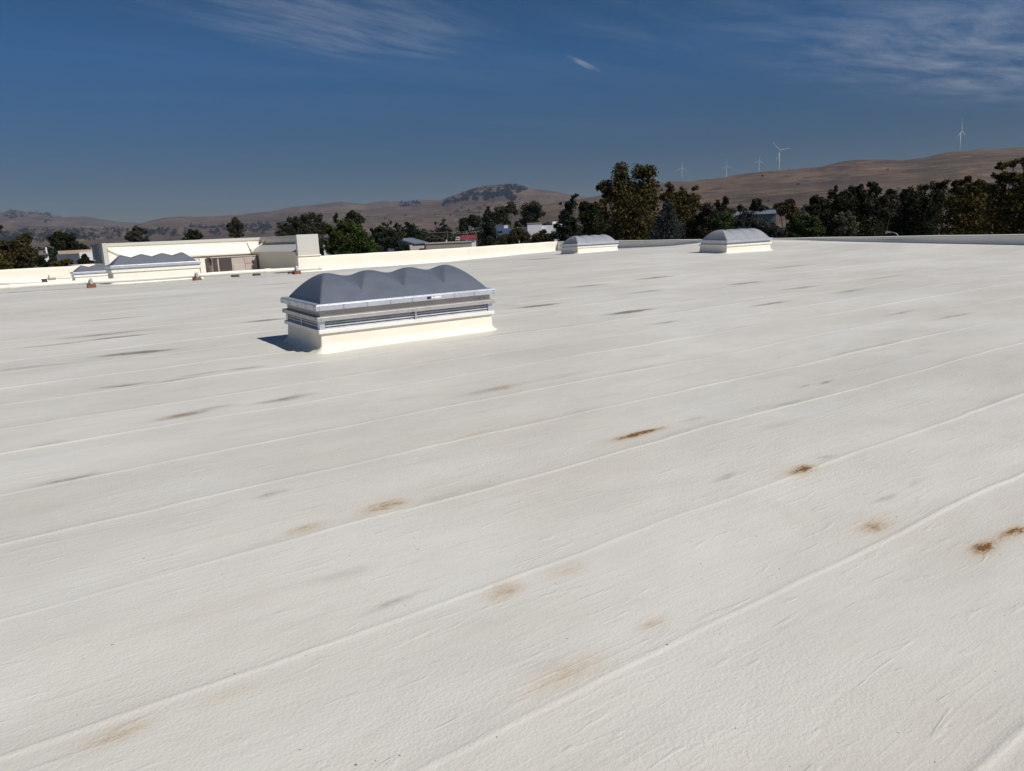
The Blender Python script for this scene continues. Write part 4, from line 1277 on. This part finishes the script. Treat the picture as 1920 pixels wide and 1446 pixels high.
VIEW_AZ = math.atan2(FW[0], FW[1])


def place(name, xpx, D, label, cat='building', turn=0.0, group='buildings beyond the roof'):
    P, sc = hit_d(xpx, 430, D)
    r = empty(name, (P[0], P[1], GROUND), -math.atan2(P[0], P[1]) + turn)
    tag(r, label, cat, group)
    return r, sc


def zrow(x, y, D):
    return hit_d(x, y, D)[0][2] - GROUND


def windows(root, xs, y, z0, z1, w, parent=None):
    for x in xs:
        wv = MB().box(x - w / 2, x + w / 2, y - 0.05, y + 0.1, z0, z1).build('window', M_WHITE, parent or root)
        MB().box(x - w / 2 + 0.1, x + w / 2 - 0.1, y - 0.06, y - 0.052, z0 + 0.1, z1 - 0.1).build('pane', M_GLASS, wv)


# white office block
D = 185; r, s = place('office_block', 1010, D, 'white flat office block with a raised centre behind the rusty trees')
zt = zrow(1000, 420, D); zl = zrow(975, 426, D)
MB().box(-40 * s, -21 * s, 0, 12, 0, zl).build('wall', M_WHITE, r); MB().box(-20.9 * s, 6 * s, -1.0, 12, 0, zt).build('raised_wall', M_WHITE, r)
MB().box(6.1 * s, 44 * s, 0, 12, 0, zl + .15).build('wall', M_WHITE, r)
MB().box(-20.9 * s - .1, 6 * s + .1, -1.1, 12.1, zt + .003, zt + 0.25).build('coping', M_GREYB, r)
MB().box(27 * s, 50 * s, 3, 9, zl + .16, zl + 1.0).build('rooftop_unit', M_WHITE, r)
windows(r, [-33 * s, -27 * s, 14 * s, 24 * s, 34 * s], 0, 1.0, 2.6, 1.2)
# blue building
D = 200; r, s = place('blue_building', 940, D, 'dark blue building with a white stair tower left of the office block')
zt = zrow(940, 423, D); zl = zrow(950, 428, D)
MB().box(-10 * s, 4 * s, 0, 10, 0, zt).build('tower', M_BLUE, r)
MB().box(4.1 * s, 24 * s, 1, 10, 0, zl).build('wing', M_BLUE, r)
MB().box(5 * s, 13 * s, 3, 7, zl + .003, zt).build('stair_tower', M_WHITE, r)
for dz in (1.4, 2.6):
    MB().box(-7 * s, 2 * s, -0.06, 0.05, zt - dz - .5, zt - dz).build('window', M_GLASS, r)
# barn
D = 118; r, s = place('barn', 748, D, 'pale blue gabled barn behind the grey flat building', turn=-0.25)
ze = zrow(748, 458, D); zr = zrow(735, 450, D)
w = 24 * s
mb = MB(); mb.add([(-w, 0, 0), (w, 0, 0), (w, 0, ze), (-0.15 * w, 0, zr), (-w, 0, ze), (-w, 9, 0), (w, 9, 0), (w, 9, ze), (-0.15 * w, 9, zr), (-w, 9, ze)],
                  [(0, 1, 2, 3, 4), (9, 8, 7, 6, 5), (0, 5, 6, 1), (1, 6, 7, 2), (4, 9, 5, 0)])
mb.build('wall', M_LBLUE, r)
mb = MB()
mb.hexa([(-0.15 * w, -.4, zr + .02), (w + .4, -.4, ze - .1), (w + .4, 9.4, ze - .1), (-0.15 * w, 9.4, zr + .02)], [(-0.15 * w, -.4, zr + .17), (w + .4, -.4, ze + .05), (w + .4, 9.4, ze + .05), (-0.15 * w, 9.4, zr + .17)])
mb.hexa([(-w - .4, -.4, ze - .1), (-0.15 * w - .003, -.4, zr + .02), (-0.15 * w - .003, 9.4, zr + .02), (-w - .4, 9.4, ze - .1)], [(-w - .4, -.4, ze + .05), (-0.15 * w - .003, -.4, zr + .17), (-0.15 * w - .003, 9.4, zr + .17), (-w - .4, 9.4, ze + .05)])
mb.build('roof', M_LBLUE, r)
MB().box(w - 1.0, w + .02, -0.5, -0.05, ze - 0.9, ze - .2).build('gable_lamp_box', M_WHITE, r)
# grey flat building and the shed next to it
D = 96; r, s = place('flat_building', 840, D, 'long grey flat roofed building just over the parapet', turn=0.06)
zt = zrow(840, 456.5, D)
MB().box(-43 * s, 43 * s, 0, 8, 0, zt).build('wall', M_GREYB, r)
MB().box(-43 * s - .08, 43 * s + .08, -.08, 8.1, zt + .003, zt + .12).build('coping', M_GREYB, r)
MB().box(-4 * s, -2.4 * s, 1, 1.3, zt + .123, zt + .45).build('vent_pipe', M_WHITE, r)
MB().box(43 * s + .003, 46 * s, 1, 2, zt - 1.5, zt - .4).build('meter_box', M_WHITE, r)
D = 104; r, s = place('shed', 782, D, 'low white walled shed left of the grey flat building')
zt = zrow(782, 462, D)
MB().box(-18 * s, 14 * s, 0, 6, 0, zt - .6).build('wall', M_WHITE, r)
MB().hexa([(-18 * s - .2, -.2, zt - .597), (14 * s, -.2, zt - .597), (14 * s, 6.2, zt - .597), (-18 * s - .2, 6.2, zt - .597)], [(-18 * s, 1, zt), (14 * s, 1, zt), (14 * s, 5, zt), (-18 * s, 5, zt)]).build('roof', M_GREYB, r)
# red roof
D = 230; r, s = place('red_roof_house', 877, D, 'building with a red metal roof in the middle distance')
ze = zrow(877, 448, D); zr = zrow(877, 441, D)
MB().box(-14 * s, 14 * s, 0, 8, 0, ze - .05).build('wall', M_WHITE, r)
mb = MB(); w = 14 * s
mb.hexa([(-w - .4, -.6, ze), (w + .4, -.6, ze), (w + .4, 8.6, ze), (-w - .4, 8.6, ze)], [(-w, 3.7, zr), (w, 3.7, zr), (w, 4.3, zr), (-w, 4.3, zr)])
mb.build('roof', M_RED, r)
r2, s = place('white_kiosk', 857, 226, 'small white kiosk at the left end of the red roof')
MB().box(-4 * s, 4 * s, 0, 3, 0, zr - .6).build('wall', M_WHITE, r2)
MB().box(-4.4 * s, 4.4 * s, -.2, 3.2, zr - .597, zr - .35).build('roof', M_WHITE, r2)
# tan flat building at left; its blue-grey shadow is painted as a wall
D = 108; r, s = place('tan_building', 134, D, 'tan flat roofed building with a painted shadow-blue end at the left', turn=-0.05)
zt = zrow(134, 469.5, D); zm = zrow(134, 476, D)
MB().box(-31 * s, 26 * s, 3, 12, 0, zt).build('upper_wall', M_TAN, r)
MB().box(-31 * s, 6 * s, 0, 2.99, 0, zm).build('shadow_wall', M_WALLSHADOW, r)
MB().box(6.1 * s, 36 * s, 0.4, 2.99, 0, zm + .1).build('side_wall', M_WHITE, r)
MB().box(26.1 * s, 38 * s, 3, 10, 0, zm + .8).build('annex', M_WHITE, r)
windows(r, [30 * s, 33 * s], 3, zm - .1, zm + .45, .35)
D = 150; r, s = place('cottage', 73, D, 'small cottage with a brown shingled roof left of the tan building')
ze = zrow(73, 478, D); zr = zrow(73, 470, D)
MB().box(-7 * s, 8 * s, 0, 6, 0, ze - .003).build('wall', M_WHITE, r)
MB().hexa([(-8 * s, -.5, ze), (9 * s, -.5, ze), (9 * s, 6.5, ze), (-8 * s, 6.5, ze)], [(-6 * s, 2.8, zr), (7 * s, 2.8, zr), (7 * s, 3.2, zr), (-6 * s, 3.2, zr)]).build('roof', M_ROOFT, r)
MB().box(5 * s, 7.5 * s, 0.5, 1.5, ze - .5, zr + .5).build('chimney', M_WHITE, r)
# grey metal roof seen over the weeping cedar
D = 155; r, s = place('metal_roof_building', 1418, D, 'building with a blue grey metal roof behind the weeping cedar')
ze = zrow(1418, 402, D); zr = zrow(1418, 394, D)
MB().box(-38 * s, 34 * s, 0, 14, 0, ze - .003).build('wall', M_LBLUE, r)
MB().hexa([(-40 * s, -.6, ze), (36 * s, -.6, ze), (36 * s, 14.6, ze), (-40 * s, 14.6, ze)], [(-36 * s, 6.5, zr), (34 * s, 6.5, zr), (34 * s, 7.5, zr), (-36 * s, 7.5, zr)]).build('roof', M_LBLUE, r)
# white pieces showing through the bright green tree
D = 95; r, s = place('white_house', 618, D, 'white house glimpsed through the bright green tree')
MB().box(-14 * s, 22 * s, 0, 7, 0, zrow(618, 462, D)).build('wall', M_WHITE, r)
MB().box(-15 * s, 23 * s, -.3, 7.3, zrow(618, 462, D) + .003, zrow(618, 460, D)).build('roof', M_GREYB, r)

# poles, wires and lamps
M_POLE = simple('weathered pole', (0.10, 0.085, 0.07), 0.9)
M_STEEL = simple('galvanised steel', (0.24, 0.25, 0.27), 0.5, 0.4)
pole_tops = []
for xp, yp, D, lb in ((776, 424, 190, 'wooden utility pole left of the red roof'), (838, 431, 200, 'shorter utility pole behind the pale olive'), (905, 428, 205, 'utility pole right of the red roof')):
    P, s = hit_d(xp, yp, D)
    r = tag(empty('utility_pole', (P[0], P[1], GROUND), -math.atan2(P[0], P[1])), lb, 'utility pole', 'utility poles in the middle distance')
    h = P[2] - GROUND
    MB().tube([(0, 0, 0), (0, 0, h)], [0.16, 0.1], 8).build('pole', M_POLE, r)
    MB().box(-1.1, 1.1, -0.06, 0.06, h - 0.7, h - 0.55).build('crossarm', M_POLE, r)
    pole_tops.append(np.array([P[0], P[1], P[2] - 0.5]))
for i, lb in enumerate(('overhead wire from the wooden pole to the shorter pole', 'overhead wire from the shorter pole past the red roof')):
    a, b = pole_tops[i], pole_tops[i + 1]
    wpts = [tuple(a + (b - a) * k / 10 - np.array([0, 0, 0.6 * (1 - (2 * k / 10 - 1) ** 2)])) for k in range(11)]
    tag(MB().tube(wpts, 0.035, 5).build('overhead_wire', M_STEEL, None, True), lb, 'wire')
# street lamp over the far parapet
P, s = hit_d(1690, 440, 52)
r = tag(empty('street_lamp', (P[0], P[1], GROUND), -math.atan2(P[0], P[1])), 'street lamp head showing just above the far parapet before the dark oaks', 'street lamp')
h = zrow(1680, 434, 52)
arm = [(0, 0, h - 1.2), (-0.05, 0, h - 0.5), (-0.25, 0, h - 0.15), (-0.5, 0, h - 0.05), (-0.6, 0, h - 0.05)]
MB().tube([(0, 0, 0), (0, 0, h - 1.2)], [0.09, 0.05], 10).build('pole', M_STEEL, r, True)
MB().tube(arm, 0.03, 8).build('arm', M_STEEL, r, True)
hm = MB().hexa([(-0.92, -.12, h - .1), (-.55, -.09, h - .08), (-.55, .09, h - .08), (-.92, .12, h - .1)], [(-0.85, -.08, h + .05), (-.58, -.05, h + .02), (-.58, .05, h + .02), (-.85, .08, h + .05)])
hm.build('lamp_head', M_STEEL, r)
for xp, D, lb in ((893, 215, 'thin curved light pole above the red roof'), (876, 222, 'second thin light pole above the red roof')):
    P, s = hit_d(xp, 434, D)
    r = tag(empty('light_pole', (P[0], P[1], GROUND), -math.atan2(P[0], P[1])), lb, 'light pole', 'light poles by the red roof')
    h = P[2] - GROUND
    MB().tube([(0, 0, 0), (0, 0, h - .6), (-.25, 0, h - .1), (-.8, 0, h)], [0.1, 0.07, 0.06, 0.05], 8).build('pole', M_STEEL, r, True)
    MB().box(-1.3, -.8, -.1, .1, h - .08, h + .05).build('lamp_head', M_STEEL, r)

# ------------------------------------------------------------------ wind turbines on the ridge
M_TURB = simple('turbine white', (0.40, 0.42, 0.45), 0.5, 0, 0.4, 0.02, 0.05)
TURB = [  # base px, hub px, first blade angle, yaw to the line of sight, label
    (1278.5, 341, 315.0, 84, 12, 'white wind turbine nearest the tall trees, one blade straight up'),
    (1362, 332, 311.0, 92, 10, 'white wind turbine second from the trees, lower on the skyline'),
    (1423, 322, 301.5, 82, 25, 'small white wind turbine just left of the largest one'),
    (1460.5, 318, 282.5, 131, 20, 'largest white wind turbine on the ridge, blades in a Y'),
    (1798.5, 284, 245.5, 95, 68, 'lone white wind turbine far right, seen side on'),
    (1231.5, 352, 337.0, 100, 30, 'tiny wind turbine hub peeping over the tallest tree'),
]
HUB = 80.0
for (bx, by, hy, ang, yaw, lb) in TURB:
    d = ray(bx, by); hl = math.hypot(d[0], d[1])
    elb = ray(bx, by)[2] / hl
    dh = ray(bx, hy); elh = dh[2] / math.hypot(dh[0], dh[1])
    D = HUB / (elh - elb)
    root = empty('wind_turbine', (d[0] / hl * D, d[1] / hl * D, EYE[2] + elb * D), -math.atan2(d[0], d[1]) + math.radians(yaw))
    # stand it on the hillside below
    gz = hill_height(d[0] / hl * D, d[1] / hl * D)
    low = min(0.0, gz - (EYE[2] + elb * D)) - 2
    tag(root, lb, 'wind turbine', 'wind turbines on the ridge')
    MB().tube([(0, 0, low), (0, 0, HUB - 1.5)], [2.3, 1.6], 14).build('tower', M_TURB, root, True)
    MB().hexa([(-1.7, -3, HUB - 1.6), (1.7, -3, HUB - 1.6), (1.4, 6, HUB - 1.4), (-1.4, 6, HUB - 1.4)], [(-1.6, -3, HUB + 1.8), (1.6, -3, HUB + 1.8), (1.3, 6, HUB + 1.5), (-1.3, 6, HUB + 1.5)]).build('nacelle', M_TURB, root)
    hubo = MB().tube([(0, -3.0, HUB), (0, -5.0, HUB), (0, -6.2, HUB)], [1.9, 1.7, 0.5], 12).build('hub', M_TURB, root, True)
    for k in range(3):
        a = math.radians(ang + 120 * k)
        ux = Vector((math.cos(a), 0, math.sin(a))); vx = Vector((-math.sin(a), 0, math.cos(a))); c0 = Vector((0, -4.4, HUB))
        V = []
        st = [(1.2, 1.3, 0.9), (7, 2.0, 0.6), (20, 1.6, 0.45), (35, 1.1, 0.3), (46, 0.5, 0.15)]
        for (q, wd, th) in st:
            for sx, sy in ((-.35, 0), (.1, 1), (.65, 0), (.1, -1)):
                V.append(c0 + ux * q + vx * (sx * wd * 2) + Vector((0, 1, 0)) * (sy * th))
        Fs = []
        for i in range(len(st) - 1):
            for j in range(4):
                Fs.append((i * 4 + j, i * 4 + (j + 1) % 4, i * 4 + 4 + (j + 1) % 4, i * 4 + 4 + j))
        Fs += [(3, 2, 1, 0), (16, 17, 18, 19)]
        mesh_obj('blade', V, Fs, M_TURB, root)

# ------------------------------------------------------------------ air
hz, t, p = mat_new('valley haze')
t.nodes.remove(p)
pv = W(t, 'ShaderNodeVolumePrincipled')
pv.inputs['Color'].default_value = (0.46, 0.66, 1.0, 1)
pv.inputs['Density'].default_value = 4.0e-5
pv.inputs['Anisotropy'].default_value = 0.0
t.links.new(pv.outputs[0], t.nodes['Material Output'].inputs['Volume'])
haze = MB().box(-11500, 16500, -3000, 12500, GROUND - 5, 640).build('haze', hz)
tag(haze, kind='stuff')
